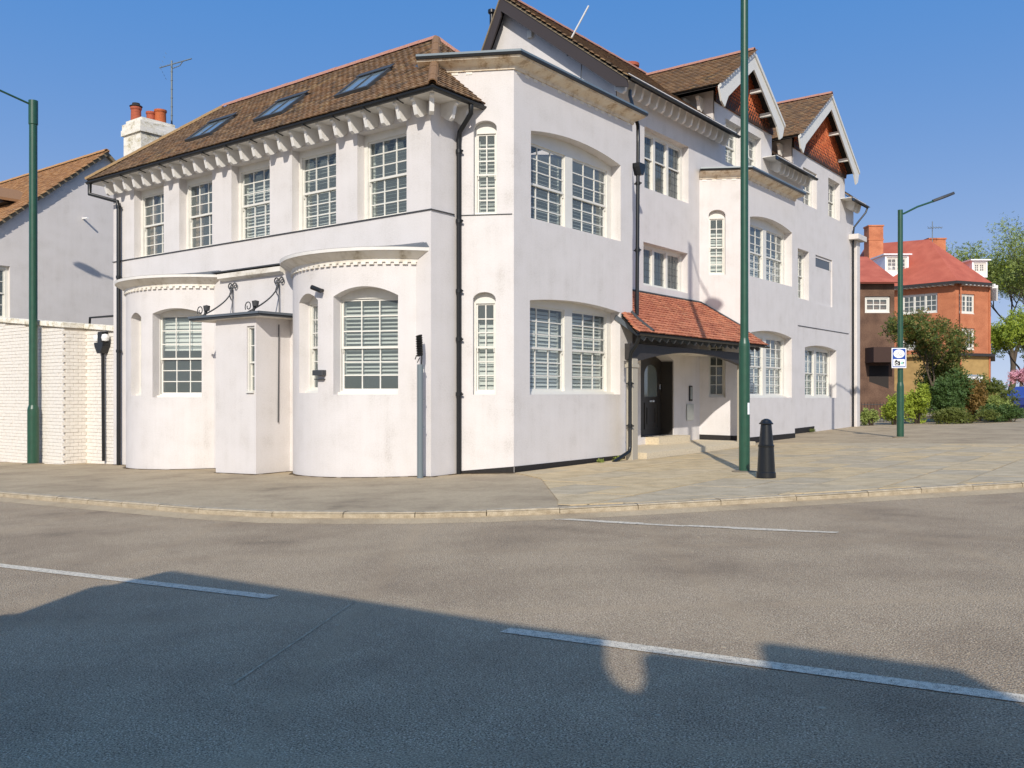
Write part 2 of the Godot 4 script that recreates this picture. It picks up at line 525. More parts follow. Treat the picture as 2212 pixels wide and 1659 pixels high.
# ---------------------------------------------------------------- tiles
# A field of plain tiles on a slope. o: lower corner, a: along the eave, b: up the slope; test(x, y) says where tiles lie.
func tiles(parent: Node3D, o: Vector3, a: Vector3, b: Vector3, wide: float, tall: float, test: Callable, kind: String, called: String, singles: int, w := 0.165, g := 0.1, seedn := 1) -> void:
	rng.seed = seedn
	var nrm := b.cross(a).normalized()
	if nrm.y < -0.01 or (absf(nrm.y) <= 0.01 and nrm.x + nrm.z > 0.0):
		nrm = -nrm
	var mb := MB.new()
	var hw := w * 0.5 - 0.003
	var camb := 0.006
	# one tile: slightly cambered, lower edge at y = 0, tail up the slope
	for k in 3:
		var x0 := -hw + 2 * hw * k / 3.0
		var x1 := -hw + 2 * hw * (k + 1) / 3.0
		var z0 := camb * (1.0 - pow(x0 / hw, 2))
		var z1 := camb * (1.0 - pow(x1 / hw, 2))
		mb.q(Vector3(x0, 0, 0.034 + z0), Vector3(x1, 0, 0.034 + z1), Vector3(x1, g * 1.6, 0.008 + z1), Vector3(x0, g * 1.6, 0.008 + z0), Vector3(0, 0, 1))
		mb.q(Vector3(x0, 0, 0.034 + z0), Vector3(x1, 0, 0.034 + z1), Vector3(x1, 0, 0.012 + z1), Vector3(x0, 0, 0.012 + z0), Vector3(0, -1, 0))
	for sx in [-1, 1]:
		mb.q(Vector3(sx * hw, 0, 0.034), Vector3(sx * hw, 0, 0.012), Vector3(sx * hw, g * 1.6, -0.006), Vector3(sx * hw, g * 1.6, 0.008), Vector3(sx, 0, 0))
	var mesh := mb.mesh(Vector3.ZERO)
	var patch := FastNoiseLite.new()
	patch.seed = seedn
	patch.frequency = 0.5
	var list := []
	var rows := int(tall / g)
	var cols := int(wide / w) + 1
	var base := Basis(a if a.cross(b).dot(nrm) > 0.0 else -a, b, nrm)
	for j in rows:
		for i in cols:
			var x := (i + (0.5 if j % 2 else 0.0)) * w
			var y := j * g
			if not test.call(x, y + g * 0.5):
				continue
			var tw := base * Basis(Vector3(0, 0, 1), rng.randfn(0, 0.012)) * Basis(Vector3(1, 0, 0), rng.randfn(0, 0.012)) * Basis(Vector3(0, 1, 0), rng.randfn(0, 0.02))
			var p := o + a * x + b * (y + rng.randfn(0, 0.003)) + nrm * maxf(0.0, rng.randfn(0.002, 0.002))
			var k := clampi(int(2.5 + patch.get_noise_2d(x, y) * 3.5 + rng.randfn(0, 1.1)), 0, 5)
			list.append([Transform3D(tw, p), k, 0.0])
	var eye := (parent.global_transform.affine_inverse() * Vector3(0, EYE, 0)) - lift
	for e in list:
		e[2] = eye.distance_squared_to(e[0].origin)
	if singles > 0:
		list.sort_custom(func(p, s): return p[2] < s[2])
	for i in mini(singles, list.size()):
		inst(called, mesh, M["%s_tile_%d" % [kind, list[i][1]]], list[i][0], parent)
	if list.size() > singles:
		var mm := MultiMesh.new()
		mm.transform_format = MultiMesh.TRANSFORM_3D
		mm.use_colors = true
		mm.mesh = mesh
		mm.instance_count = list.size() - singles
		for i in mm.instance_count:
			var e: Array = list[singles + i]
			mm.set_instance_transform(i, Transform3D(e[0].basis, e[0].origin + lift))
			var c: Color = M["%s_tile_%d" % [kind, e[1]]].albedo_color.srgb_to_linear()
			mm.set_instance_color(i, c * rng.randf_range(0.88, 1.1))
		var o2 := MultiMeshInstance3D.new()
		o2.name = uniq(parent, called + "_field")
		o2.multimesh = mm
		o2.material_override = M.tile_field
		o2.set_meta("kind", "stuff")
		parent.add_child(o2, true)

# half-round ridge or hip tiles, each one a piece
func ridge(parent: Node3D, p: Vector3, q: Vector3, mt: Material, called := "ridge_tile", r := 0.1, each := 0.42) -> void:
	var n := maxi(1, int((q - p).length() / each))
	var d := (q - p) / n
	var side := d.cross(Vector3.UP).normalized()
	var up := side.cross(d).normalized()
	for i in n:
		var mb := MB.new()
		var a := p + d * i
		var b := a + d * 0.99
		var lip := 1.0 + 0.06 * (i % 2)
		for k in 6:
			var a0 := PI * k / 6.0
			var a1 := PI * (k + 1) / 6.0
			var o0 := (side * cos(a0) + up * sin(a0))
			var o1 := (side * cos(a1) + up * sin(a1))
			mb.q(a + o0 * r * lip, a + o1 * r * lip, b + o1 * r, b + o0 * r, o0 + o1)
			mb.q(a + o0 * r * lip, a + o1 * r * lip, a + o1 * (r - 0.02), a + o0 * (r - 0.02), -d)
		add(called, mb, mt, parent)


# ---------------------------------------------------------------- windows
# One window set back in a wall face. f: face frame; h: the wall's hole; sp: lights, rows, blinds.
func window(parent: Node3D, f: Transform3D, h: Dictionary, sp: Dictionary) -> Node3D:
	var w := node("window", parent)
	var r: float = h.get("r", 0.2)
	var fr := MB.new()
	fr.xf = f
	var holes := []
	var z0 := r - 0.012
	var lights: Array = sp.lights
	var yb: float = sp.get("yb", h.y0 + 0.07)
	var yt: float = sp.get("yt", h.ys - 0.06)
	for l in lights:
		holes.append({"a": l[0] - h.a, "b": l[1] - h.a, "y0": yb, "ys": yt, "rise": 0.0, "r": 0.09})
	var tops = h.ys
	if h.get("rise", 0.0) > 0.0:
		tops = []
		for k in 17:
			var m := k / 8.0 - 1.0
			var y: float = h.ys + h.rise * (sqrt(maxf(0.0, 1.0 - m * m)) if h.get("round", false) else 1.0 - m * m)
			tops.append(Vector2((h.b - h.a) * k / 16.0, y))
	fr.wall([Vector2(h.a, z0), Vector2(h.b, z0)], h.y0, tops, holes)
	# sill board
	fr.box(Vector3(h.a + 0.01, h.y0 + 0.001, z0 - 0.075), Vector3(h.b - 0.01, h.y0 + 0.045, z0))
	var panes := []
	for l in lights:
		var x0: float = l[0]
		var x1: float = l[1]
		var mid: float = sp.get("mid", (yb + yt) * 0.5)
		var sashes := []
		if sp.has("ru"):
			sashes = [[mid - 0.02, yt, z0 + 0.03, sp.ru], [yb, mid + 0.02, z0 + 0.062, sp.rl]]
		else:
			sashes = [[yb, yt, z0 + 0.03, sp.rows]]
		for s in sashes:
			var st: float = sp.get("stile", 0.038)
			var zz: float = s[2]
			fr.box(Vector3(x0, s[0], zz), Vector3(x0 + st, s[1], zz + 0.03))
			fr.box(Vector3(x1 - st, s[0], zz), Vector3(x1, s[1], zz + 0.03))
			fr.box(Vector3(x0 + st, s[0], zz + 0.001), Vector3(x1 - st, s[0] + st * 1.15, zz + 0.029))
			fr.box(Vector3(x0 + st, s[1] - st, zz + 0.001), Vector3(x1 - st, s[1], zz + 0.029))
			var gx0 := x0 + st
			var gx1 := x1 - st
			var gy0: float = s[0] + st * 1.15
			var gy1: float = s[1] - st
			var nc: int = sp.get("cols", 3)
			var nr: int = s[3]
			var bar: float = sp.get("bar", 0.022)
			var cw := (gx1 - gx0) / nc
			var ch := (gy1 - gy0) / nr
			for k in range(1, nc):
				fr.box(Vector3(gx0 + cw * k - bar / 2, gy0, zz + 0.003), Vector3(gx0 + cw * k + bar / 2, gy1, zz + 0.027))
			for k in range(1, nr):
				fr.box(Vector3(gx0, gy0 + ch * k - bar / 2, zz + 0.005), Vector3(gx1, gy0 + ch * k + bar / 2, zz + 0.025))
			if sp.get("leaded", false):
				var lm := MB.new()
				lm.xf = f
				for k in range(1, 4):
					lm.box(Vector3(gx0 + (gx1 - gx0) * k / 4.0 - 0.004, gy0, zz + 0.012), Vector3(gx0 + (gx1 - gx0) * k / 4.0 + 0.004, gy1, zz + 0.02))
				var nl := maxi(2, int((gy1 - gy0) / 0.16))
				for k in range(1, nl):
					lm.box(Vector3(gx0, gy0 + (gy1 - gy0) * k / nl - 0.004, zz + 0.011), Vector3(gx1, gy0 + (gy1 - gy0) * k / nl + 0.004, zz + 0.021))
				add("lead_lattice", lm, M.lead_dark, w)
			for i in nc:
				for j in nr:
					panes.append([gx0 + cw * (i + 0.5), gy0 + ch * (j + 0.5), zz + 0.015, cw - bar * 0.5, ch - bar * 0.5])
	if sp.has("horn"):
		for l in lights:
			for x in [l[0] + 0.012, l[1] - 0.03]:
				fr.box(Vector3(x, sp.mid - 0.09, z0 + 0.032), Vector3(x + 0.018, sp.mid - 0.02, z0 + 0.058))
	add("frame", fr, M.white_wood, w)
	for p in panes:
		var pm := MB.new()
		pm.xf = f * Transform3D(Basis(Vector3(0, 1, 0), rng.randfn(0, 0.006)) * Basis(Vector3(1, 0, 0), rng.randfn(0, 0.006)), Vector3(p[0], p[1], p[2]))
		pm.q(Vector3(-p[3] / 2, -p[4] / 2, 0), Vector3(p[3] / 2, -p[4] / 2, 0), Vector3(p[3] / 2, p[4] / 2, 0), Vector3(-p[3] / 2, p[4] / 2, 0), Vector3(0, 0, -1))
		add("pane", pm, M.glass, w)
	for bl in sp.get("blinds", []):
		var bm := MB.new()
		bm.xf = f
		var pitch: float = bl.get("pitch", 0.075)
		var tilt: float = bl.get("tilt", 0.6)
		for l in lights:
			if bl.has("light") and lights.find(l) != bl.light:
				continue
			var y: float = bl.y0
			while y < bl.y1:
				var tl := tilt + rng.randfn(0, 0.06)
				var dy := sin(tl) * pitch * 0.46
				var dz := cos(tl) * pitch * 0.46
				var zc := z0 + 0.17
				var c := Vector3(0, y, zc)
				for e in [[0.0, 1.0]]:
					bm.q(Vector3(l[0], c.y + dy, c.z + dz), Vector3(l[1], c.y + dy, c.z + dz), Vector3(l[1], c.y - dy, c.z - dz), Vector3(l[0], c.y - dy, c.z - dz), Vector3(0, 1, -1))
					bm.q(Vector3(l[0], c.y + dy - 0.005, c.z + dz), Vector3(l[1], c.y + dy - 0.005, c.z + dz), Vector3(l[1], c.y - dy - 0.005, c.z - dz), Vector3(l[0], c.y - dy - 0.005, c.z - dz), Vector3(0, -1, 1))
				y += pitch
			# shutter stiles carrying the slats
			bm.box(Vector3(l[0], bl.y0 - 0.03, z0 + 0.155), Vector3(l[0] + 0.035, bl.y1 + 0.02, z0 + 0.185))
			bm.box(Vector3(l[1] - 0.035, bl.y0 - 0.03, z0 + 0.155), Vector3(l[1], bl.y1 + 0.02, z0 + 0.185))
		add("blind", bm, M.blind, w)
	if sp.has("curtain"):
		var cm := MB.new()
		cm.xf = f
		var c: Array = sp.curtain
		var steps := 14
		for k in steps:
			var xa := lerpf(c[0], c[1], float(k) / steps)
			var xb := lerpf(c[0], c[1], float(k + 1) / steps)
			var za := z0 + 0.2 + 0.03 * sin(k * 1.9)
			var zb := z0 + 0.2 + 0.03 * sin((k + 1) * 1.9)
			cm.q(Vector3(xa, c[2], za), Vector3(xb, c[2], zb), Vector3(xb, c[3], zb), Vector3(xa, c[3], za), Vector3(0, 0, -1))
		add("curtain", cm, M.curtain, w)
	return w

# ---------------------------------------------------------------- the white building
func bow(sc: float, deg: float, r := 2.27) -> Vector2:
	return Vector2(sc + r * sin(deg_to_rad(deg)), 1.483 - r * cos(deg_to_rad(deg)))

func bracket(parent: Node3D, at: Vector3, out: Vector3, long := 0.38, deep := 0.32) -> void:
	var mb := MB.new()
	var z := out.cross(Vector3.UP)
	var k := long / 0.4
	var d := deep / 0.33
	mb.prism(PackedVector2Array([Vector2(0, 0), Vector2(0.40 * k, 0), Vector2(0.40 * k, -0.05 * d), Vector2(0.34 * k, -0.08 * d), Vector2(0.31 * k, -0.2 * d), Vector2(0.28 * k, -0.3 * d), Vector2(0.21 * k, -0.34 * d), Vector2(0.13 * k, -0.31 * d), Vector2(0.06 * k, -0.25 * d), Vector2(0, -0.23 * d)]), Transform3D(Basis(out, Vector3.UP, z), at - z * 0.042), 0.084)
	add("eaves_bracket", mb, M.bracket_paint, parent)

func half_round(r: float) -> Array:
	var p := []
	for k in 9:
		p.append(Vector2(cos(PI * k / 8.0) * r, -sin(PI * k / 8.0) * r))
	for k in 5:
		p.append(Vector2(-cos(PI * k / 4.0) * (r - 0.012), -sin(PI * k / 4.0) * (r - 0.012)))
	return p

func downpipe(parent: Node3D, pts: Array, r: float, collars: Array) -> void:
	var mb := MB.new()
	mb.tube(pts, r, 10)
	var pipe := add("downpipe", mb, M.black_iron, parent)
	for c in collars:
		var cb := MB.new()
		cb.lathe(c, [Vector2(0, -0.035), Vector2(r + 0.014, -0.035), Vector2(r + 0.014, 0.035), Vector2(0, 0.035)], 10)
		cb.box(c + Vector3(-r - 0.05, -0.015, -0.012), c + Vector3(r + 0.05, 0.015, 0.012))
		add("collar", cb, M.black_iron, pipe)

func dentils(parent: Node3D, a: Vector3, b: Vector3, out: Vector3, step := 0.27, w := 0.12, skip := 0.0) -> void:
	var n := int((b - a).length() / step)
	var d := (b - a).normalized()
	for i in n:
		if rng.randf() < skip:
			continue
		var mb := MB.new()
		mb.xf = Transform3D(Basis(d, Vector3.UP, out), a + d * (step * (i + 0.5)))
		mb.box(Vector3(-w / 2, -0.055, -0.01), Vector3(w / 2, 0.0, 0.05))
		add("dentil", mb, M.cornice_paint, parent)

func bay_cornice(b: Node3D, path: Array, outs: Array, top: float) -> void:
	var c := node("cornice", b)
	var p := []
	for q in path:
		p.append(Vector3(q.x, top, q.y))
	var mb := MB.new()
	mb.sweep(p, outs, [Vector2(-0.02, -0.27), Vector2(0.03, -0.27), Vector2(0.04, -0.21), Vector2(0.07, -0.185), Vector2(0.24, -0.125), Vector2(0.255, -0.09), Vector2(-0.02, -0.09)])
	add("soffit", mb, M.peeled_soffit, c)
	mb = MB.new()
	mb.sweep(p, outs, [Vector2(0.1, -0.088), Vector2(0.29, -0.088), Vector2(0.30, -0.045), Vector2(0.1, -0.045)])
	add("gutter_edge", mb, M.black_iron, c)
	mb = MB.new()
	mb.sweep(p, outs, [Vector2(-0.02, -0.043), Vector2(0.305, -0.043), Vector2(0.295, 0.0), Vector2(-0.02, 0.01)])
	add("capping", mb, M.metal_edge, c)
	for i in path.size() - 1:
		var o: Vector3 = (p[i + 1] - p[i]).cross(Vector3.UP).normalized() * -1.0
		dentils(c, p[i] + Vector3(0, -0.27, 0), p[i + 1] + Vector3(0, -0.27, 0), o, 0.27, 0.12, 0.12)

func skylight(parent: Node3D, o: Vector3, a: Vector3, b: Vector3, w: float, h: float) -> void:
	var k := node("skylight", parent)
	var n := b.cross(a).normalized()
	if n.y < 0:
		n = -n
	var mb := MB.new()
	mb.xf = Transform3D(Basis(a, b, n), o)
	for e in [[0.0, 0.0, w, 0.07], [0.0, h - 0.09, w, h], [0.0, 0.07, 0.07, h - 0.09], [w - 0.07, 0.07, w, h - 0.09]]:
		mb.box(Vector3(e[0], e[1], -0.02), Vector3(e[2], e[3], 0.085))
	mb.box(Vector3(w / 2 - 0.02, 0.07, -0.02), Vector3(w / 2 + 0.02, h - 0.09, 0.075))
	mb.box(Vector3(-0.03, h - 0.1, 0.086), Vector3(w + 0.03, h + 0.05, 0.1))
	add("frame", mb, M.lead_dark, k)
	for x in [0.07, w / 2 + 0.02]:
		mb = MB.new()
		mb.xf = Transform3D(Basis(a, b, n), o)
		mb.q(Vector3(x, 0.07, 0.06), Vector3(x + w / 2 - 0.09, 0.07, 0.06), Vector3(x + w / 2 - 0.09, h - 0.09, 0.06), Vector3(x, h - 0.09, 0.06), Vector3(0, 0, 1))
		add("pane", mb, M.roof_glass, k)

func white_building() -> void:
	var b := node("white_building")
	tag(b, "white rendered two and three storey corner building with bay windows and brown tiled roofs", "building")
	b.transform = Transform3D(Basis(U, Vector3.UP, V), Vector3(ORIGIN.x, EYE - 1.5, ORIGIN.z))
	lift = Vector3(0, 1.5, 0)
	rng.seed = 5
	var wall := node("wall", b)
	var full := {"y0": 3.45, "y1": 4.85}
	# ---- side-road block, upper storey
	var f := face(Vector3(0, 0, 0), Vector3(10.91, 0, 0))
	var holes := []
	var spans := [[0.61, 1.93], [2.54, 3.89], [4.62, 5.96], [6.68, 7.98], [8.63, 9.94]]
	for s in spans:
		holes.append({"a": s[0], "b": s[1], "y0": 3.33, "ys": 5.02, "rise": 0.0, "r": 0.2})
	var mb := MB.new()
	mb.xf = f
	mb.wall([Vector2(0, 0), Vector2(10.91, 0)], 2.55, 5.3, holes)
	add("upper_wall", mb, M.plaster, wall)
	for i in 5:
		var h: Dictionary = holes[i]
		var sp := {"lights": [[h.a + 0.09, h.b - 0.09]], "yb": 3.38, "yt": 4.88, "mid": 4.13, "ru": 3, "rl": 3, "cols": 3, "horn": true}
		if i < 2:
			sp.blinds = [{"y0": 3.42, "y1": 4.86, "pitch": 0.07, "tilt": 0.35 + 0.15 * i}]
		elif i == 2:
			sp.blinds = [{"y0": 3.42, "y1": 4.55, "pitch": 0.07, "tilt": 0.75}]
		else:
			sp.curtain = [h.b - 0.42, h.b - 0.08, 3.36, 4.9]
		window(b, f, h, sp)
	# ---- side-road block, ground floor with two bows
	var path := [Vector2(0, 0)]
	var mark := []
	for sc in [2.09, 8.33]:
		for k in 41:
			path.append(bow(sc, -49.2 + 98.4 * k / 40.0))
	path.append(Vector2(10.91, 0))
	var run := 0.0
	var starts := []
	for i in path.size() - 1:
		if i == 1 or i == 42:
			starts.append(run)
		run += (path[i + 1] - path[i]).length()
	var bows := [[0, 2.09, -41.0, -8.5, -0.03, 1.79, 0.17], [0, 2.09, 1.8, 20.0, 0.0, 1.75, 0.15], [1, 8.33, -42.5, -11.5, -0.1, 1.80, 0.11], [1, 8.33, -1.5, 11.5, -0.06, 1.74, 0.12]]
	holes = []
	for w in bows:
		var s0: float = starts[w[0]]
		holes.append({"a": s0 + 2.27 * deg_to_rad(w[2] + 49.2), "b": s0 + 2.27 * deg_to_rad(w[3] + 49.2), "y0": w[4], "ys": w[5], "rise": w[6], "r": 0.34})
	# the doorway behind the lobby
	holes.append({"a": starts[1] - 2.5, "b": starts[1] - 1.6, "y0": -1.62, "ys": 0.6, "rise": 0.0, "r": 0.3})
	mb = MB.new()
	mb.wall(path, -2.2, 2.55, holes)
	add("bowed_wall", mb, M.plaster, wall)
	for i in 4:
		var w: Array = bows[i]
		var p0 := bow(w[1], w[2])
		var p1 := bow(w[1], w[3])
		var bf := face(Vector3(p0.x, 0, p0.y), Vector3(p1.x, 0, p1.y))
		var cl := (p1 - p0).length()
		var h := {"a": 0.0, "b": cl, "y0": w[4], "ys": w[5], "rise": w[6], "r": 0.21}
		var wide := i % 2 == 0
		var sp := {"lights": [[0.05, cl - 0.07]], "yb": w[4] + 0.07, "yt": w[5] - 0.03, "mid": w[4] + 0.88, "ru": 3, "rl": 3, "cols": 3 if wide else 2, "horn": true}
		if i == 0:
			sp.blinds = [{"y0": 0.35, "y1": 1.68, "pitch": 0.075, "tilt": 0.55}]
		elif i == 1:
			sp.blinds = [{"y0": 0.6, "y1": 1.68, "pitch": 0.075, "tilt": 0.6}]
		elif i == 2:
			sp.blinds = [{"y0": 1.02, "y1": 1.7, "pitch": 0.1, "tilt": 1.2}]
		window(b, bf, h, sp)
	for sc in [2.09, 8.33]:
		var c := node("bow_cornice", b)
		var pts := []
		var outs := []
		for k in 45:
			var deg := -54.0 + 108.0 * k / 44.0
			var p := bow(sc, deg)
			pts.append(Vector3(p.x, 2.636, p.y))
			outs.append(Vector3(sin(deg_to_rad(deg)), 0, -cos(deg_to_rad(deg))))
		mb = MB.new()
		mb.sweep(pts, outs, [Vector2(-0.02, -0.24), Vector2(0.03, -0.24), Vector2(0.04, -0.18), Vector2(0.07, -0.165), Vector2(0.21, -0.075), Vector2(0.225, -0.06), Vector2(-0.02, -0.06)])
		add("moulding", mb, M.cornice_paint, c)
		mb = MB.new()
		mb.sweep(pts, outs, [Vector2(-0.02, -0.058), Vector2(0.25, -0.058), Vector2(0.26, 0.0), Vector2(-0.02, 0.0)])
		add("fascia", mb, M.bracket_paint, c)
		mb = MB.new()
		for k in 44:
			var o0: Vector3 = pts[k] + outs[k] * 0.258
			var o1: Vector3 = pts[k + 1] + outs[k + 1] * 0.258
			mb.q(o0 + Vector3(0, 0.004, 0), o1 + Vector3(0, 0.004, 0), Vector3(o1.x, 2.76, 0.02), Vector3(o0.x, 2.76, 0.02), Vector3.UP)
		add("lead_roof", mb, M.lead, c)
		for k in 26:
			var deg := -48.0 + 96.0 * k / 25.0
			var p := bow(sc, deg)
			var o := Vector3(sin(deg_to_rad(deg)), 0, -cos(deg_to_rad(deg)))
			mb = MB.new()
			mb.xf = Transform3D(Basis(o.cross(Vector3.UP) * -1.0, Vector3.UP, o), Vector3(p.x, 2.396, p.y))
			mb.box(Vector3(-0.045, -0.045, -0.01), Vector3(0.045, 0.0, 0.045))
			add("dentil", mb, M.cornice_paint, c)
	# straight moulding between the bows
	mb = MB.new()
	mb.sweep([Vector3(4.12, 2.66, 0), Vector3(6.3, 2.66, 0)], [Vector3(0, 0, -1), Vector3(0, 0, -1)], [Vector2(-0.02, -0.18), Vector2(0.02, -0.18), Vector2(0.05, -0.15), Vector2(0.13, -0.13), Vector2(0.14, -0.03), Vector2(-0.02, 0.0)])
	add("moulding", mb, M.cornice_paint, b)
	mb = MB.new()
	mb.box(Vector3(3.7, 2.664, -0.15), Vector3(6.7, 2.69, -0.002))
	add("flashing", mb, M.lead_dark, b)
	mb = MB.new()
	mb.box(Vector3(-0.025, 3.314, -0.025), Vector3(10.93, 3.331, 0.003))
	mb.box(Vector3(-0.026, 3.313, 0.003), Vector3(0.003, 3.33, 0.62))
	add("string_course", mb, M.lead_dark, b)
	# ---- corner return and hidden sides
	mb = MB.new()
	mb.xf = face(Vector3(0, 0, 0.75), Vector3(0, 0, 0))
	mb.wall([Vector2(0, 0), Vector2(0.75, 0)], -2.2, 5.3, [])
	add("corner_wall", mb, M.plaster, wall)
	mb = MB.new()
	for e in [[Vector3(10.91, 0, 0), Vector3(10.91, 0, 3.6)], [Vector3(10.91, 0, 3.6), Vector3(0.6, 0, 3.6)]]:
		mb.xf = face(e[0], e[1])
		mb.wall([Vector2(0, 0), Vector2((e[1] - e[0]).length(), 0)], -2.3, 5.5, [])
	add("rear_wall", mb, M.plaster, wall)
	mb = MB.new()
	mb.box(Vector3(0.1, 2.7, 0.5), Vector3(10.8, 2.9, 3.5))
	mb.box(Vector3(0.1, -1.5, 0.4), Vector3(10.8, -1.3, 3.5))
	add("floor", mb, M.room, b)
	# ---- eaves
	mb = MB.new()
	mb.box(Vector3(-0.4, 5.285, -0.4), Vector3(11.3, 5.305, 0.05))
	mb.box(Vector3(-0.4, 5.286, 0.05), Vector3(0.05, 5.304, 1.02))
	add("soffit", mb, M.bracket_paint, b)
	for k in 26:
		bracket(b, Vector3(0.12 + k * 0.425, 5.284, 0.0), Vector3(0, 0, -1))
	bracket(b, Vector3(0.0, 5.284, 0.0), Vector3(-1, 0, -1).normalized(), 0.48)
	for t in [0.3, 0.66]:
		bracket(b, Vector3(0, 5.284, t), Vector3(-1, 0, 0))
	var gp := [Vector3(11.36, 5.33, -0.44), Vector3(-0.44, 5.33, -0.44), Vector3(-0.44, 5.33, 1.06)]
	mb = MB.new()
	mb.sweep(gp, [Vector3(0, 0, -1), Vector3(-1, 0, -1), Vector3(-1, 0, 0)], half_round(0.062))
	mb.sweep([Vector3(11.34, 5.31, -0.37), Vector3(-0.37, 5.31, -0.37), Vector3(-0.37, 5.31, 1.04)], [Vector3(0, 0, -1), Vector3(-1, 0, -1), Vector3(-1, 0, 0)], [Vector2(-0.012, -0.02), Vector2(0.0, -0.02), Vector2(0.0, 0.045), Vector2(-0.012, 0.045)])
	var gut := add("gutter", mb, M.black_iron, b)
	for k in 13:
		mb = MB.new()
		mb.tube([Vector3(0.4 + 0.85 * k, 5.27, -0.5), Vector3(0.4 + 0.85 * k, 5.262, -0.42), Vector3(0.4 + 0.85 * k, 5.24, -0.3)], 0.012, 6)
		add("gutter_hook", mb, M.black_iron, gut)
	# ---- hipped roof
	var roof := node("roof", b)
	var ang := atan(0.863)
	var e0 := Vector3(-0.46, 5.355, -0.46)
	var apex := Vector3(1.45, 7.26, 1.745)
	var apex2 := Vector3(8.72, 7.26, 1.745)
	mb = MB.new()
	var c1 := Vector3(11.36, 5.355, -0.46)
	var c2 := Vector3(11.36, 5.355, 3.95)
	var c3 := Vector3(-0.46, 5.355, 3.95)
	mb.q(e0, c1, apex2, apex, Vector3(0, 1, -1))
	mb.t3(c1, c2, apex2, Vector3(1, 1, 0))
	mb.q(c2, c3, apex, apex2, Vector3(0, 1, 1))
	mb.t3(c3, e0, apex, Vector3(-1, 1, 0))
	mb.q(e0 - Vector3(0, 0.03, 0), c1 - Vector3(0, 0.03, 0), c2 - Vector3(0, 0.03, 0), c3 - Vector3(0, 0.03, 0), Vector3(0, -1, 0))
	add("roof_deck", mb, M.soot, roof)
	var sky_s := [[1.72, 2.67], [4.3, 5.28], [6.85, 7.85]]
	var up := Vector3(0, sin(ang), cos(ang))
	tiles(roof, e0 + Vector3(0, 0.01, 0), Vector3(1, 0, 0), up, 11.9, 2.93, func(x: float, y: float) -> bool:
		var s := x - 0.46
		var t := -0.46 + y * cos(ang)
		var q := t + 0.46
		if s < -0.46 + q * 0.866 or s > 11.36 - q * 1.197:
			return false
		for k in sky_s:
			if s > k[0] - 0.02 and s < k[1] + 0.02 and t > 0.08 and t < 0.84:
				return false
		return true, "brown", "roof_tile", 300, 0.165, 0.1, 101)
	var hang := atan2(1.905, 1.91)
	tiles(roof, e0 + Vector3(0, 0.01, 0), Vector3(0, 0, 1), Vector3(cos(hang), sin(hang), 0), 4.5, 2.7, func(x: float, y: float) -> bool:
		var q := y * cos(hang)
		return x > q * 1.154 and x < 4.41 - q * 1.154, "brown", "hip_slope_tile", 60, 0.165, 0.1, 102)
	ridge(roof, apex, apex2, M.ridge_pink)
	ridge(roof, e0 + Vector3(0, 0.02, 0), apex, M.brown_tile_3, "hip_tile", 0.09, 0.3)
	ridge(roof, apex, c3 + Vector3(0, 0.02, 0), M.ridge_pink, "hip_tile", 0.09, 0.4)
	ridge(roof, c1 + Vector3(0, 0.02, 0), apex2, M.brown_tile_5, "hip_tile", 0.09, 0.3)
	for k in sky_s:
		var t := 0.1
		skylight(b, Vector3(k[0], 5.365 + (t + 0.46) * 0.863, t), Vector3(1, 0, 0), up, k[1] - k[0], 0.92)
	for s in [2.3, 4.75, 7.1]:
		mb = MB.new()
		mb.xf = Transform3D(Basis(Vector3(1, 0, 0), up, up.cross(Vector3(1, 0, 0)) * -1.0), Vector3(s, 5.365 + (1.3 + 0.46) * 0.863, 1.3))
		mb.box(Vector3(0, 0, 0.01), Vector3(0.3, 0.1, 0.05))
		add("vent_tile", mb, M.verge_mortar, roof)
	# ---- chimney
	var ch := node("chimney", b)
	mb = MB.new()
	mb.box(Vector3(11.0, -1.0, 0.8), Vector3(11.85, 6.7, 1.85))
	for k in [[6.7, 0.0], [6.85, 0.05], [7.0, 0.03], [7.1, -0.04]]:
		mb.box(Vector3(11.0 - k[1], k[0] + 0.001, 0.8 - k[1]), Vector3(11.85 + k[1], k[0] + 0.15, 1.85 + k[1]))
	add("stack", mb, M.old_paint, ch)
	for p in [[11.62, 1.02, 0.42, 0.135, "pot_terracotta"], [11.5, 1.38, 0.36, 0.12, "pot_terracotta"], [11.32, 1.55, 0.42, 0.15, "pot_orange"]]:
		mb = MB.new()
		var r: float = p[3]
		mb.lathe(Vector3(p[0], 7.22, p[1]), [Vector2(r * 1.12, 0), Vector2(r, 0.05), Vector2(r * 0.95, p[2] - 0.08), Vector2(r * 1.1, p[2] - 0.05), Vector2(r * 1.1, p[2]), Vector2(r * 0.85, p[2]), Vector2(r * 0.85, 0.1)], 18)
		add("chimney_pot", mb, M[p[4]], ch)
		if p[1] < 1.1:
			mb = MB.new()
			mb.lathe(Vector3(p[0], 7.22 + p[2] + 0.01, p[1]), [Vector2(0.16, 0), Vector2(0.17, 0.02), Vector2(0.1, 0.06), Vector2(0.1, 0.1), Vector2(0.0, 0.13)], 14)
			add("cowl", mb, M.soot, ch)
	# ---- downpipes
	downpipe(b, [Vector3(-0.44, 5.27, 0.6), Vector3(-0.44, 5.12, 0.6), Vector3(-0.1, 4.86, 0.68), Vector3(-0.07, 4.7, 0.69), Vector3(-0.07, -1.56, 0.69)], 0.048, [Vector3(-0.07, 4.5, 0.69), Vector3(-0.07, 3.2, 0.69), Vector3(-0.07, 1.9, 0.69), Vector3(-0.07, 1.0, 0.69), Vector3(-0.07, -0.02, 0.69)])
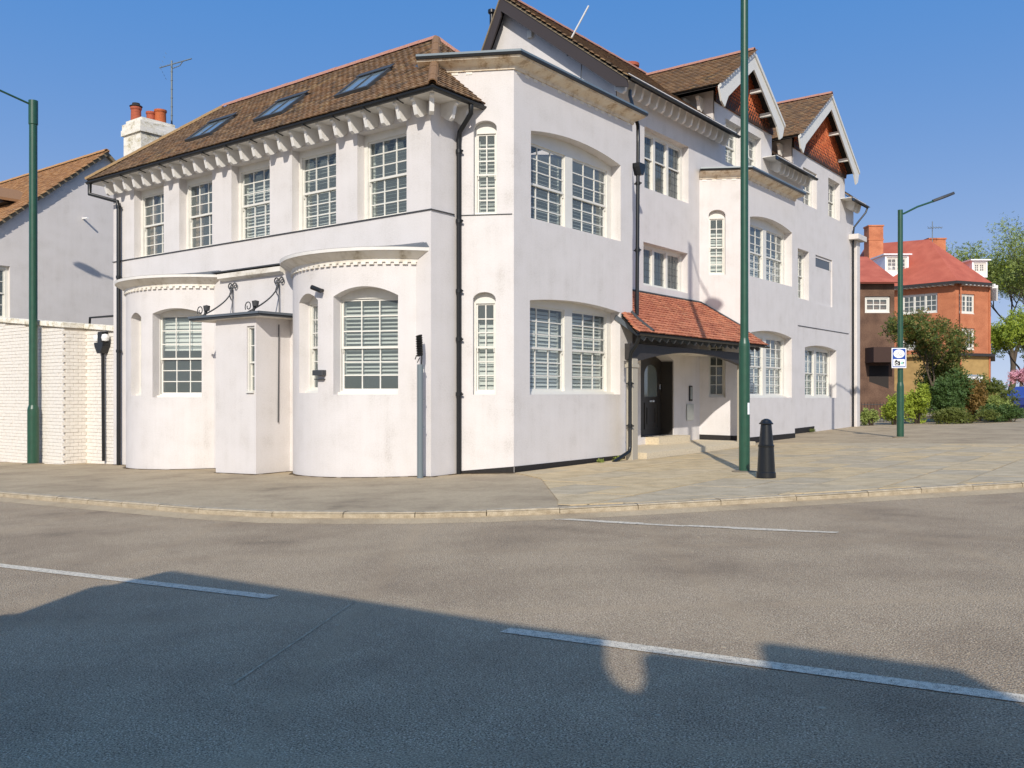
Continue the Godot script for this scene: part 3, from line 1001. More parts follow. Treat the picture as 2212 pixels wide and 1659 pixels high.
	downpipe(b, [Vector3(11.25, 5.27, -0.44), Vector3(11.25, 5.02, -0.44), Vector3(10.55, 4.8, -0.1), Vector3(10.5, 4.6, -0.09), Vector3(10.5, -1.8, -0.09)], 0.052, [Vector3(10.5, 4.66, -0.09), Vector3(10.5, 2.9, -0.09), Vector3(10.5, 1.05, -0.09)])
	corner_bay(b, wall)
	gabled_block(b, wall)
	porch(b)
	lobby(b)
	lift = Vector3.ZERO

func plinth(b: Node3D, a: Vector3, c: Vector3, ya: float, yc: float) -> void:
	var mb := MB.new()
	var f := face(a, c)
	f.origin -= f.basis.z * 0.014
	mb.xf = f
	var l := (c - a).length()
	mb.wall([Vector2(0, 0), Vector2(l, 0)], -2.2, [Vector2(0, ya), Vector2(l, yc)], [])
	mb.q(Vector3(0, ya, 0), Vector3(l, yc, 0), Vector3(l, yc, 0.014), Vector3(0, ya, 0.014), Vector3.UP)
	add("plinth", mb, M.plinth_black, b)

func corner_bay(b: Node3D, wall: Node3D) -> void:
	var C := Vector3(-0.946, 0, 5.587)
	var B := Vector3(-0.946, 0, 1.229)
	var E := Vector3(0.62, 0, 0.366)
	var R := Vector3(0.175, 0, 6.15)
	var f := face(C, B)
	var h := [{"a": 0.507, "b": 3.824, "y0": 3.32, "ys": 4.98, "rise": 0.16, "r": 0.25}, {"a": 0.527, "b": 3.857, "y0": -0.03, "ys": 1.76, "rise": 0.1, "r": 0.25}]
	var mb := MB.new()
	mb.xf = f
	mb.wall([Vector2(0, 0), Vector2(4.358, 0)], -2.2, 6.1, h)
	mb.xf = face(R, C)
	mb.wall([Vector2(0, 0), Vector2((R - C).length(), 0)], -2.2, 6.1, [])
	add("bay_front", mb, M.plaster, wall)
	window(b, f, h[0], {"lights": [[0.687, 2.05], [2.32, 3.73]], "yb": 3.38, "yt": 4.86, "mid": 4.08, "ru": 3, "rl": 3, "cols": 3, "horn": true, "blinds": [{"y0": 3.42, "y1": 4.8, "pitch": 0.07, "tilt": 0.45}]})
	window(b, f, h[1], {"lights": [[0.70, 2.06], [2.34, 3.75]], "yb": 0.04, "yt": 1.7, "mid": 0.88, "ru": 3, "rl": 3, "cols": 3, "horn": true, "blinds": [{"y0": 0.1, "y1": 1.62, "pitch": 0.075, "tilt": 0.95}]})
	var fs := face(B, E)
	var hs := [{"a": 0.323, "b": 0.758, "y0": 3.325, "ys": 4.93, "rise": 0.14, "r": 0.14, "round": true}, {"a": 0.342, "b": 0.771, "y0": -0.03, "ys": 1.74, "rise": 0.14, "r": 0.14, "round": true}]
	mb = MB.new()
	mb.xf = fs
	mb.wall([Vector2(0, 0), Vector2((E - B).length(), 0)], -2.2, 6.1, hs)
	add("bay_side", mb, M.plaster, wall)
	window(b, fs, hs[0], {"lights": [[0.36, 0.72]], "yb": 3.36, "yt": 4.86, "mid": 4.1, "ru": 3, "rl": 3, "cols": 2, "horn": true, "stile": 0.03, "blinds": [{"y0": 3.42, "y1": 4.75, "pitch": 0.075, "tilt": 0.7}]})
	window(b, fs, hs[1], {"lights": [[0.38, 0.735]], "yb": 0.03, "yt": 1.68, "mid": 0.86, "ru": 3, "rl": 3, "cols": 2, "horn": true, "stile": 0.03, "blinds": [{"y0": 0.1, "y1": 1.3, "pitch": 0.09, "tilt": 1.0}]})
	mb = MB.new()
	mb.box(Vector3(0.3, 3.312, -0.02), Vector3(1.05, 3.33, 0.002))
	var line := MB.new()
	line.xf = fs
	line.box(Vector3(0.03, 3.31, -0.016), Vector3(1.06, 3.323, 0.002))
	add("string_course", line, M.lead_dark, b)
	var ns := Vector3(-0.4811, 0, -0.8767)
	var nr := Vector3(-0.4488, 0, 0.8936)
	bay_cornice(b, [Vector2(E.x, E.z), Vector2(B.x, B.z), Vector2(C.x, C.z), Vector2(R.x, R.z)], [ns, Vector3(-1, 0, -0.592), Vector3(-1, 0, 0.617), nr], 6.263)
	mb = MB.new()
	mb.prism(PackedVector2Array([Vector2(E.x, E.z), Vector2(B.x, B.z), Vector2(C.x, C.z), Vector2(R.x, R.z), Vector2(3.0, 6.7), Vector2(3.0, 1.6)]), Transform3D(Basis(Vector3(1, 0, 0), Vector3(0, 0, 1), Vector3(0, 1, 0)), Vector3(0, 6.14, 0)), 0.1)
	add("flat_roof", mb, M.lead, b)
	mb = MB.new()
	mb.box(Vector3(-0.7, 2.75, 1.6), Vector3(3.0, 2.95, 5.6))
	mb.box(Vector3(-0.7, -1.4, 1.6), Vector3(3.0, -1.3, 5.6))
	mb.box(Vector3(2.9, -1.3, 1.2), Vector3(3.0, 6.1, 6.7))
	add("floor", mb, M.room, b)
	plinth(b, C, B, -1.36, -1.36)
	plinth(b, B, Vector3(-0.02, 0, 0.719), -1.36, -1.46)
	# hopper and pipe in the angle of the bay
	mb = MB.new()
	mb.prism(PackedVector2Array([Vector2(-0.13, 0.14), Vector2(0.13, 0.14), Vector2(0.13, 0.05), Vector2(0.05, -0.12), Vector2(-0.05, -0.12), Vector2(-0.13, 0.05)]), Transform3D(Basis(Vector3(0, 0, 1), Vector3.UP, Vector3(-1, 0, 0)), Vector3(-0.93, 5.0, 5.75)), 0.18)
	add("hopper", mb, M.black_iron, b)
	downpipe(b, [Vector3(-0.3, 7.15, 6.6), Vector3(-0.35, 7.0, 6.5), Vector3(-0.98, 6.0, 5.78), Vector3(-1.0, 5.6, 5.75), Vector3(-1.0, 1.75, 5.7)], 0.042, [Vector3(-1.0, 4.7, 5.74), Vector3(-1.0, 3.2, 5.72)])

func eaves_run(b: Node3D, t0: float, t1: float, first := 0.0) -> void:
	var mb := MB.new()
	mb.box(Vector3(-0.3, 7.53, t0 + 0.05), Vector3(0.2, 7.55, t1 - 0.05))
	add("soffit", mb, M.bracket_paint, b)
	mb = MB.new()
	mb.sweep([Vector3(-0.35, 7.44, t0), Vector3(-0.35, 7.44, t1)], [Vector3(-1, 0, 0), Vector3(-1, 0, 0)], half_round(0.062))
	mb.box(Vector3(-0.29, 7.4, t0), Vector3(-0.275, 7.56, t1))
	add("gutter", mb, M.black_iron, b)
	var t := t0 + 0.2 + first
	while t < t1 - 0.1:
		bracket(b, Vector3(0.175, 7.529, t), Vector3(-1, 0, 0), 0.42, 0.36)
		t += 0.385

func dormer(b: Node3D, tc: float, hw: float, ya: float, base0: float, base1: float, seedn: int) -> void:
	var d := node("dormer", b)
	var yf := 8.65
	var slope := (ya - yf) / hw
	var back := minf(3.42, -0.36 + (ya - 7.42) / 0.773)
	# roof slopes meet the main roof along valleys
	var mb := MB.new()
	for sd in [-1.0, 1.0]:
		var foot := Vector3(-0.3, yf, tc + sd * hw)
		var foot_back := Vector3(-0.36 + (yf - 7.42) / 0.773, yf, tc + sd * hw)
		var top := Vector3(-0.3, ya, tc)
		var top_back := Vector3(back, ya, tc)
		mb.q(foot, foot_back, top_back, top, Vector3(0, 1, sd))
		var dn := Vector3(0, -0.05, 0)
		mb.q(foot + dn, foot_back + dn, top_back + dn, top + dn, Vector3(0, -1, -sd))
	add("roof_deck", mb, M.soot, d)
	var an := atan(slope)
	tiles(d, Vector3(-0.33, yf + 0.012, tc - hw), Vector3(1, 0, 0), Vector3(0, sin(an), cos(an)), 4.2, hw / cos(an), func(x: float, y: float) -> bool:
		return yf + y * sin(an) > 7.42 + (x - 0.33 + 0.36) * 0.773 - 0.06 and x - 0.33 < back, "brown", "dormer_tile", 60, 0.165, 0.1, seedn)
	ridge(d, Vector3(-0.33, ya + 0.02, tc), Vector3(back, ya + 0.02, tc), M.ridge_pink)
	# barge boards
	for sd in [-1.0, 1.0]:
		mb = MB.new()
		var f := Transform3D(Basis(Vector3(0, 0, 1), Vector3.UP, Vector3(-1, 0, 0)), Vector3(-0.26, 0, 0))
		var poly := PackedVector2Array([Vector2(tc, ya - 0.02), Vector2(tc + sd * hw, yf - 0.02), Vector2(tc + sd * (hw + 0.02), yf - 0.12), Vector2(tc + sd * (hw - 0.12), yf - 0.44), Vector2(tc + sd * (hw - 0.34), yf - 0.56), Vector2(tc + sd * (hw - 0.58), yf - 0.2), Vector2(tc, ya - 0.54)])
		if sd > 0:
			poly.reverse()
		mb.prism(poly, f, 0.05)
		var f2 := Transform3D(f.basis, Vector3(-0.312, 0, 0))
		mb.prism(PackedVector2Array([Vector2(tc, ya + 0.0), Vector2(tc + sd * (hw + 0.03), yf - 0.0), Vector2(tc + sd * (hw + 0.03), yf - 0.1), Vector2(tc, ya - 0.13)]), f2, 0.035)
		add("barge_board", mb, M.white_wood, d)
	for sd in [-1.0, 1.0]:
		for k in [0.35, 0.75]:
			mb = MB.new()
			var y := lerpf(ya - 0.5, yf - 0.22, k)
			var t: float = tc + sd * (hw - 0.45) * k
			mb.box(Vector3(-0.255, y - 0.06, t - 0.06), Vector3(0.1, y + 0.05, t + 0.06))
			add("purlin_end", mb, M.bracket_paint, d)
	# tile hanging
	mb = MB.new()
	var yb := 8.42
	mb.prism(PackedVector2Array([Vector2(base0, yb), Vector2(base1, yb), Vector2(base1, yf - 0.05), Vector2(tc, ya - 0.06), Vector2(base0, yf - 0.05)]), Transform3D(Basis(Vector3(0, 0, 1), Vector3.UP, Vector3(-1, 0, 0)), Vector3(0.16, 0, 0)), 0.04)
	add("gable_backing", mb, M.dark_timber, d)
	tiles(d, Vector3(0.115, yb, base0), Vector3(0, 0, 1), Vector3(-0.03, 0.9995, 0).normalized(), base1 - base0, ya - yb, func(x: float, y: float) -> bool:
		var t := base0 + x
		return yb + y < ya - 0.1 - absf(t - tc) * slope and x > 0.03 and x < base1 - base0 - 0.03, "hung", "hung_tile", 150, 0.165, 0.11, seedn + 7)
	# brackets on the cheek
	for k in 3:
		bracket(d, Vector3(0.55 + 0.42 * k, yf - 0.08, base0 + 0.04), Vector3(0, 0, -1), 0.4, 0.42)
	for e in [base0, base1 - 0.08]:
		mb = MB.new()
		mb.box(Vector3(0.21, 7.0, e), Vector3(1.8, yf + 0.1, e + 0.08))
		add("cheek", mb, M.plaster, d)

func gabled_block(b: Node3D, wall: Node3D) -> void:
	var T0 := 25.2
	var f := face(Vector3(0.175, 0, T0), Vector3(0.175, 0, 6.15))
	var L := T0 - 6.15
	var h := {
		"lead_up": {"a": 14.6, "b": 17.06, "y0": 5.205, "ys": 6.76, "rise": 0.0, "r": 0.2}, "lead_low": {"a": 14.65, "b": 17.11, "y0": 2.735, "ys": 3.825, "rise": 0.0, "r": 0.2},
		"bay": {"a": 8.9, "b": 13.8, "y0": -1.8, "ys": 5.9, "rise": 0.0, "r": 0.0}, "door": {"a": 15.47, "b": 17.25, "y0": -1.12, "ys": 0.86, "rise": 0.2, "r": 0.45},
		"c": {"a": 5.13, "b": 6.24, "y0": 3.3, "ys": 5.04, "rise": 0.0, "r": 0.2}, "blank": {"a": 2.6, "b": 4.45, "y0": 3.25, "ys": 5.03, "rise": 0.0, "r": 0.07},
		"d": {"a": 2.12, "b": 5.54, "y0": -0.18, "ys": 1.62, "rise": 0.12, "r": 0.25}, "a2": {"a": 4.3, "b": 5.73, "y0": 6.69, "ys": 7.97, "rise": 0.0, "r": 0.2},
		"b2": {"a": 1.7, "b": 3.05, "y0": 6.66, "ys": 8.1, "rise": 0.0, "r": 0.2}, "e1": {"a": 11.0, "b": 12.2, "y0": 6.85, "ys": 8.12, "rise": 0.0, "r": 0.2}, "e2": {"a": 9.5, "b": 10.75, "y0": 6.85, "ys": 8.12, "rise": 0.0, "r": 0.2},
	}
	var mb := MB.new()
	mb.xf = f
	mb.wall([Vector2(0, 0), Vector2(L, 0)], -2.0, [Vector2(0, 7.6), Vector2(1.1, 7.6), Vector2(1.1, 8.45), Vector2(6.75, 8.45), Vector2(6.75, 7.6), Vector2(8.62, 7.6), Vector2(8.62, 8.45), Vector2(12.97, 8.45), Vector2(12.97, 7.6), Vector2(18.42, 7.6), Vector2(18.42, 6.1), Vector2(L, 6.1)], h.values())
	add("door_front", mb, M.plaster, wall)
	var lead := {"lights": [[14.72, 15.42], [15.53, 16.16], [16.27, 16.97]], "yb": 5.27, "yt": 6.66, "mid": 6.08, "ru": 1, "rl": 1, "cols": 1, "leaded": true, "stile": 0.03}
	window(b, f, h.lead_up, lead)
	window(b, f, h.lead_low, {"lights": [[14.77, 15.47], [15.58, 16.21], [16.32, 17.02]], "yb": 2.8, "yt": 3.74, "rows": 1, "cols": 1, "leaded": true, "stile": 0.03})
	window(b, f, h.c, {"lights": [[5.2, 6.15]], "yb": 3.36, "yt": 4.95, "mid": 4.15, "ru": 3, "rl": 3, "cols": 3, "blinds": [{"y0": 3.4, "y1": 4.9, "tilt": 0.9, "pitch": 0.09}]})
	window(b, f, h.d, {"lights": [[2.26, 3.68], [3.95, 5.42]], "yb": -0.1, "yt": 1.58, "mid": 0.72, "ru": 2, "rl": 3, "cols": 3, "horn": true, "blinds": [{"y0": -0.05, "y1": 1.5, "tilt": 1.1, "pitch": 0.09}]})
	window(b, f, h.a2, {"lights": [[4.4, 5.63]], "yb": 6.75, "yt": 7.9, "mid": 7.3, "ru": 2, "rl": 2, "cols": 3})
	window(b, f, h.b2, {"lights": [[1.8, 2.95]], "yb": 6.72, "yt": 8.03, "mid": 7.35, "ru": 2, "rl": 2, "cols": 3})
	window(b, f, h.e1, {"lights": [[11.08, 12.12]], "yb": 6.92, "yt": 8.04, "mid": 7.45, "ru": 2, "rl": 2, "cols": 3, "blinds": [{"y0": 6.95, "y1": 7.45, "tilt": 1.0}]})
	window(b, f, h.e2, {"lights": [[9.58, 10.67]], "yb": 6.92, "yt": 8.04, "mid": 7.45, "ru": 2, "rl": 2, "cols": 3, "blinds": [{"y0": 6.95, "y1": 7.6, "tilt": 1.0}]})
	# blocked-up window: a painted panel with a dark strip of old glass above
	mb = MB.new()
	mb.xf = f
	mb.box(Vector3(2.61, 3.26, 0.05), Vector3(4.44, 4.62, 0.08))
	mb.box(Vector3(2.61, 4.63, 0.04), Vector3(2.75, 5.02, 0.08))
	mb.box(Vector3(2.76, 4.94, 0.04), Vector3(4.44, 5.02, 0.08))
	var bl := add("blocked_window", mb, M.plaster, b)
	mb = MB.new()
	mb.xf = f
	mb.box(Vector3(2.76, 4.625, 0.055), Vector3(4.44, 4.935, 0.07))
	add("old_glass", mb, M.lead, bl)
	mb = MB.new()
	mb.xf = f
	mb.box(Vector3(0.65, 2.34, -0.02), Vector3(6.24, 2.36, 0.002))
	add("string_course", mb, M.lead_dark, b)
	mb = MB.new()
	mb.xf = face(Vector3(0.175, 0, 6.75), Vector3(5.275, 0, 6.75))
	mb.wall([Vector2(0, 0), Vector2(5.1, 0)], 5.0, [Vector2(0, 7.6), Vector2(3.295, 10.22), Vector2(5.1, 6.6)], [])
	add("gable_wall", mb, M.plaster, wall)
	mb = MB.new()
	for e in [[Vector3(5.275, 0, 6.75), Vector3(5.275, 0, 25.2)], [Vector3(5.275, 0, 25.2), Vector3(0.175, 0, 25.2)]]:
		mb.xf = face(e[0], e[1])
		mb.wall([Vector2(0, 0), Vector2((e[1] - e[0]).length(), 0)], -2.2, 6.6, [])
	mb.xf = face(Vector3(5.275, 0, 25.2), Vector3(0.175, 0, 25.2))
	mb.q(Vector3(0, 6.6, 0), Vector3(5.1, 6.6, 0), Vector3(5.1, 7.6, 0), Vector3(1.8, 10.22, 0))
	add("rear_wall", mb, M.plaster, wall)
	mb = MB.new()
	for y in [-1.35, 2.3, 5.1]:
		mb.box(Vector3(0.5, y, 7.0), Vector3(5.2, y + 0.15, 25.0))
	mb.box(Vector3(3.4, -1.3, 7.0), Vector3(3.5, 7.4, 25.0))
	add("floor", mb, M.room, b)
	# vents on the gable
	for p in [[2.65, 9.15], [3.35, 8.75]]:
		mb = MB.new()
		mb.box(Vector3(p[0], p[1], 6.68), Vector3(p[0] + 0.14, p[1] + 0.2, 6.75))
		mb.box(Vector3(p[0] + 0.02, p[1] + 0.02, 6.672), Vector3(p[0] + 0.12, p[1] + 0.06, 6.681))
		add("air_brick", mb, M.cornice_paint, b)
	# ---- main roof
	var roof := node("gabled_roof", b)
	var an := atan(0.773)
	mb = MB.new()
	var tv := 6.45
	var te := 25.45
	var k0 := [Vector3(-0.36, 7.42, tv), Vector3(3.47, 10.38, tv), Vector3(5.45, 6.42, tv)]
	var k1 := [Vector3(-0.36, 7.42, te), Vector3(3.47, 10.38, te), Vector3(5.45, 6.42, te)]
	for d in [0.0, -0.06]:
		var o := Vector3(0, d, 0)
		for st in [[tv, 12.23, -0.36], [12.23, 16.58, 1.25], [16.58, 18.45, -0.36], [18.45, 24.1, 1.25], [24.1, te, -0.36]]:
			var lo: float = st[2]
			var ly := 7.42 + (lo + 0.36) * 0.773
			mb.q(Vector3(lo, ly, st[0]) + o, Vector3(3.47, 10.38, st[0]) + o, Vector3(3.47, 10.38, st[1]) + o, Vector3(lo, ly, st[1]) + o, Vector3(-1, 1, 0))
		mb.q(k0[1] + o, k0[2] + o, k1[2] + o, k1[1] + o, Vector3(1, 1, 0))
	add("roof_deck", mb, M.soot, roof)
	tiles(roof, Vector3(-0.37, 7.425, tv), Vector3(0, 0, 1), Vector3(cos(an), sin(an), 0), 19.0, 4.82, func(x: float, y: float) -> bool:
		var t := tv + x
		var inside := (t > 12.2 and t < 16.62) or (t > 18.42 and t < 24.14)
		return not inside or -0.37 + y * cos(an) > 1.25, "brown", "gabled_roof_tile", 120, 0.165, 0.1, 121)
	ridge(roof, Vector3(3.47, 10.4, tv), Vector3(3.47, 10.4, te), M.ridge_pink)
	# verge undercloak and dark barge boards
	for sd in [-1.0, 1.0]:
		mb = MB.new()
		var g := Transform3D(Basis(Vector3(1, 0, 0), Vector3.UP, Vector3(0, 0, -1)), Vector3(0, 0, 6.5))
		var poly := PackedVector2Array([Vector2(3.47, 10.32), Vector2(-0.28, 7.42), Vector2(-0.33, 7.2), Vector2(0.02, 7.28), Vector2(3.47, 9.95)])
		if sd > 0.0:
			poly = PackedVector2Array([Vector2(3.471, 10.32), Vector2(3.471, 9.8), Vector2(5.1, 6.5), Vector2(5.4, 6.5)])
		mb.prism(poly, g, 0.05)
		add("barge_board", mb, M.barge_dark, roof)
		mb = MB.new()
		mb.prism(PackedVector2Array([Vector2(3.47, 10.36), Vector2(-0.33, 7.41), Vector2(-0.33, 7.37), Vector2(3.47, 10.3)] if sd < 0.0 else [Vector2(3.471, 10.37), Vector2(5.45, 6.43), Vector2(5.4, 6.41), Vector2(3.471, 10.29)]), Transform3D(g.basis, Vector3(0, 0, 6.46)), 0.03)
		add("verge", mb, M.verge_mortar, roof)
	dormer(b, 13.97, 2.42, 10.28, 12.23, 16.58, 131)
	dormer(b, 21.05, 3.23, 10.83, 18.45, 24.1, 141)
	eaves_run(b, 6.5, 12.75)
	eaves_run(b, 15.75, 19.35, 0.55)
	eaves_run(b, 23.5, 25.3, 0.5)
	# flue and chimney on the far slope
	mb = MB.new()
	mb.tube([Vector3(4.22, 8.4, 7.0), Vector3(4.22, 10.25, 7.0)], 0.055, 12)
	mb.lathe(Vector3(4.22, 10.25, 7.0), [Vector2(0.06, -0.02), Vector2(0.1, 0.02), Vector2(0.1, 0.1), Vector2(0.0, 0.15)], 12)
	add("flue", mb, M.black_iron, b)
	mb = MB.new()
	mb.lathe(Vector3(4.3, 9.6, 14.6), [Vector2(0.22, 0), Vector2(0.22, 1.35), Vector2(0.28, 1.4), Vector2(0.28, 1.5), Vector2(0.1, 1.56), Vector2(0.0, 1.6)], 14)
	add("flue", mb, M.pot_terracotta, b)
	# ---- second bay
	var C := Vector3(-0.9, 0, 15.75)
	var B := Vector3(-0.9, 0, 11.9)
	var E := Vector3(0.175, 0, 11.27)
	var R := Vector3(0.175, 0, 16.38)
	var fb := face(C, B)
	var hb := [{"a": 0.24, "b": 3.5, "y0": 3.3, "ys": 4.97, "rise": 0.16, "r": 0.25}, {"a": 0.26, "b": 3.5, "y0": -0.14, "ys": 1.7, "rise": 0.13, "r": 0.25}]
	mb = MB.new()
	mb.xf = fb
	mb.wall([Vector2(0, 0), Vector2(3.85, 0)], -2.0, 6.1, hb)
	mb.xf = face(R, C)
	mb.wall([Vector2(0, 0), Vector2((R - C).length(), 0)], -2.0, 6.1, [])
	add("bay_front", mb, M.plaster, wall)
	window(b, fb, hb[0], {"lights": [[0.38, 1.72], [1.98, 3.38]], "yb": 3.36, "yt": 4.86, "mid": 4.08, "ru": 3, "rl": 3, "cols": 3, "horn": true, "blinds": [{"y0": 3.4, "y1": 4.3, "tilt": 0.8}]})
	window(b, fb, hb[1], {"lights": [[0.4, 1.74], [2.0, 3.38]], "yb": -0.06, "yt": 1.64, "mid": 0.77, "ru": 3, "rl": 3, "cols": 3, "horn": true, "blinds": [{"y0": -0.02, "y1": 1.2, "tilt": 1.0}]})
	var fs := face(B, E)
	var hs := [{"a": 0.534, "b": 0.991, "y0": 3.31, "ys": 4.98, "rise": 0.15, "r": 0.15, "round": true}, {"a": 0.534, "b": 0.991, "y0": -0.12, "ys": 1.6, "rise": 0.14, "r": 0.15, "round": true}]
	mb = MB.new()
	mb.xf = fs
	mb.wall([Vector2(0, 0), Vector2((E - B).length(), 0)], -2.0, 6.1, hs)
	add("bay_side", mb, M.plaster, wall)
	window(b, fs, hs[0], {"lights": [[0.57, 0.955]], "yb": 3.36, "yt": 4.9, "mid": 4.1, "ru": 3, "rl": 3, "cols": 2, "stile": 0.03, "horn": true, "blinds": [{"y0": 3.4, "y1": 4.5, "tilt": 1.0, "pitch": 0.1}]})
	window(b, fs, hs[1], {"lights": [[0.57, 0.955]], "yb": -0.06, "yt": 1.54, "mid": 0.76, "ru": 3, "rl": 3, "cols": 2, "stile": 0.03, "horn": true})
	bay_cornice(b, [Vector2(E.x, E.z), Vector2(B.x, B.z), Vector2(C.x, C.z), Vector2(R.x, R.z)], [Vector3(-0.5056, 0, -0.8628), Vector3(-1, 0, -0.573), Vector3(-1, 0, 0.573), Vector3(-0.5056, 0, 0.8628)], 6.263)
	mb = MB.new()
	mb.prism(PackedVector2Array([Vector2(E.x, E.z), Vector2(B.x, B.z), Vector2(C.x, C.z), Vector2(R.x, R.z)]), Transform3D(Basis(Vector3(1, 0, 0), Vector3(0, 0, 1), Vector3(0, 1, 0)), Vector3(0, 6.14, 0)), 0.1)
	add("flat_roof", mb, M.lead, b)
	plinth(b, C, B, -1.25, -1.25)
	plinth(b, B, E, -1.2, -1.16)
	plinth(b, R, C, -1.25, -1.25)
	plinth(b, Vector3(0.175, 0, 20.6), Vector3(0.175, 0, 16.38), -1.2, -1.25)
	# pale square pipe casing on the far corner
	mb = MB.new()
	mb.cbox(Vector3(-0.02, -2.0, 25.0), Vector3(0.17, 6.1, 25.42), 0.02)
	mb.box(Vector3(-0.2, 6.1, 24.6), Vector3(0.17, 6.3, 25.7))
	add("pipe_casing", mb, M.neighbour_render, b)
	downpipe(b, [Vector3(-0.35, 7.38, 25.25), Vector3(-0.3, 7.2, 25.2), Vector3(0.05, 6.6, 24.85), Vector3(0.08, 6.3, 24.85), Vector3(0.08, -1.4, 24.85)], 0.035, [])

func porch(b: Node3D) -> void:
	var p := node("porch", b)
	# roof over the door, with a piece returning in front of the bay
	var an := atan(0.69)
	var o := Vector3(-1.62, 1.275, 4.62)
	var mb := MB.new()
	var q := func(s: float, t: float) -> Vector3: return Vector3(s, 1.275 + (s + 1.62) * 0.69, t)
	for d in [0.0, -0.05]:
		var w := Vector3(0, d, 0)
		mb.q(q.call(-1.62, 4.62) + w, q.call(-0.946, 5.1) + w, q.call(-0.946, 11.9) + w, q.call(-1.62, 11.75) + w, Vector3(-1, 1, 0))
		mb.q(q.call(-0.946, 5.587) + w, q.call(0.175, 6.15) + w, q.call(0.175, 11.27) + w, q.call(-0.946, 11.9) + w, Vector3(-1, 1, 0))
	add("roof_deck", mb, M.soot, p)
	tiles(p, o + Vector3(0, 0.012, 0), Vector3(0, 0, 1), Vector3(cos(an), sin(an), 0), 7.4, 2.2, func(x: float, y: float) -> bool:
		var s := -1.62 + y * cos(an)
		var t := 4.62 + x
		if s < -0.93:
			return t > 4.68 + (s + 1.62) * 0.7 and t < 11.78
		return t > 5.66 + (s + 0.946) * 0.5 and t < 11.27 + (0.175 - s) * 0.55, "red", "porch_tile", 300, 0.165, 0.125, 151)
	# lead flashings
	mb = MB.new()
	mb.tube([q.call(-1.6, 5.35) + Vector3(0, 0.05, 0), q.call(-1.2, 5.42) + Vector3(0, 0.05, 0), q.call(-0.95, 5.56) + Vector3(0, 0.06, 0)], 0.045, 8)
	mb.tube([q.call(-0.95, 5.6) + Vector3(0, 0.05, 0), q.call(0.16, 6.2) + Vector3(0, 0.05, 0)], 0.03, 6)
	mb.tube([q.call(0.14, 6.2) + Vector3(0, 0.05, 0), q.call(0.14, 11.27) + Vector3(0, 0.05, 0), q.call(-0.92, 11.84) + Vector3(0, 0.05, 0)], 0.03, 6)
	add("flashing", mb, M.lead_dark, p)
	mb = MB.new()
	mb.sweep([Vector3(-1.63, 1.26, 4.65), Vector3(-1.63, 1.26, 11.78)], [Vector3(-1, 0, 0), Vector3(-1, 0, 0)], half_round(0.045))
	add("gutter", mb, M.black_iron, p)
	# arched beam
	mb = MB.new()
	var poly := PackedVector2Array([Vector2(4.75, 1.06), Vector2(4.75, 0.72), Vector2(4.95, 0.68), Vector2(5.3, 0.72)])
	for k in 21:
		var m := k / 10.0 - 1.0
		poly.append(Vector2(7.95 + m * 2.55, 0.74 + 0.22 * (1.0 - m * m)))
	poly.append_array([Vector2(10.75, 0.72), Vector2(11.2, 0.72), Vector2(11.2, 1.06)])
	poly.reverse()
	mb.prism(poly, Transform3D(Basis(Vector3(0, 0, 1), Vector3.UP, Vector3(-1, 0, 0)), Vector3(-1.24, 0, 0)), 0.12)
	add("arched_beam", mb, M.dark_beam, p)
	for k in 19:
		mb = MB.new()
		var t := 5.05 + k * 0.345
		mb.xf = Transform3D(Basis(Vector3(cos(an), sin(an), 0), Vector3(-sin(an), cos(an), 0), Vector3(0, 0, 1)), Vector3(-1.6, 1.2, t))
		mb.box(Vector3(0, -0.1, -0.022), Vector3(0.9, 0.0, 0.022))
		add("rafter_end", mb, M.lead, p)
	mb = MB.new()
	mb.box(Vector3(-1.23, 1.02, 5.7), Vector3(0.17, 1.05, 11.2))
	add("ceiling", mb, M.cornice_paint, p)
	# posts
	mb = MB.new()
	mb.cbox(Vector3(-1.38, -1.6, 4.84), Vector3(-1.22, 0.74, 5.08), 0.012)
	mb.box(Vector3(-1.4, 0.55, 4.82), Vector3(-1.2, 0.62, 5.1))
	add("post", mb, M.post_beige, p)
	mb = MB.new()
	mb.cbox(Vector3(-1.36, -1.5, 10.62), Vector3(-1.22, 0.74, 10.8), 0.012)
	add("post", mb, M.post_beige, p)
	# steps
	mb = MB.new()
	mb.box(Vector3(-1.5, -1.8, 5.25), Vector3(0.17, -1.315, 11.2))
	add("step", mb, M.step_top, p)
	mb = MB.new()
	mb.box(Vector3(-1.49, -1.314, 5.26), Vector3(0.168, -1.3, 11.2))
	add("landing", mb, M.step_top, p)
	mb = MB.new()
	mb.box(Vector3(-0.2, -1.299, 8.2), Vector3(0.55, -1.12, 9.95))
	add("step", mb, M.step_top, p)
	# door, set back in its dark reveal
	var f := face(Vector3(0.175, 0, 25.2), Vector3(0.175, 0, 6.15))
	var d := node("door", b)
	mb = MB.new()
	mb.xf = f
	var arch := []
	for k in 13:
		var m := k / 6.0 - 1.0
		arch.append(Vector2(1.78 * k / 12.0, 0.86 + 0.2 * (1.0 - m * m)))
	mb.wall([Vector2(15.47, 0.38), Vector2(17.25, 0.38)], -1.12, arch, [{"a": 0.2, "b": 0.92, "y0": -0.1, "ys": 0.45, "rise": 0.3, "r": 0.03, "round": true}])
	for e in [[0.2, -0.95, 0.92, -0.25], [0.33, -0.82, 0.79, -0.38]]:
		for g in [[e[0], e[1], e[2], e[1] + 0.03], [e[0], e[3] - 0.03, e[2], e[3]], [e[0], e[1] + 0.03, e[0] + 0.03, e[3] - 0.03], [e[2] - 0.03, e[1] + 0.03, e[2], e[3] - 0.03]]:
			mb.box(Vector3(15.47 + g[0], g[1], 0.36), Vector3(15.47 + g[2], g[3], 0.38))
	add("leaf", mb, M.door_paint, d)
	mb = MB.new()
	mb.xf = f
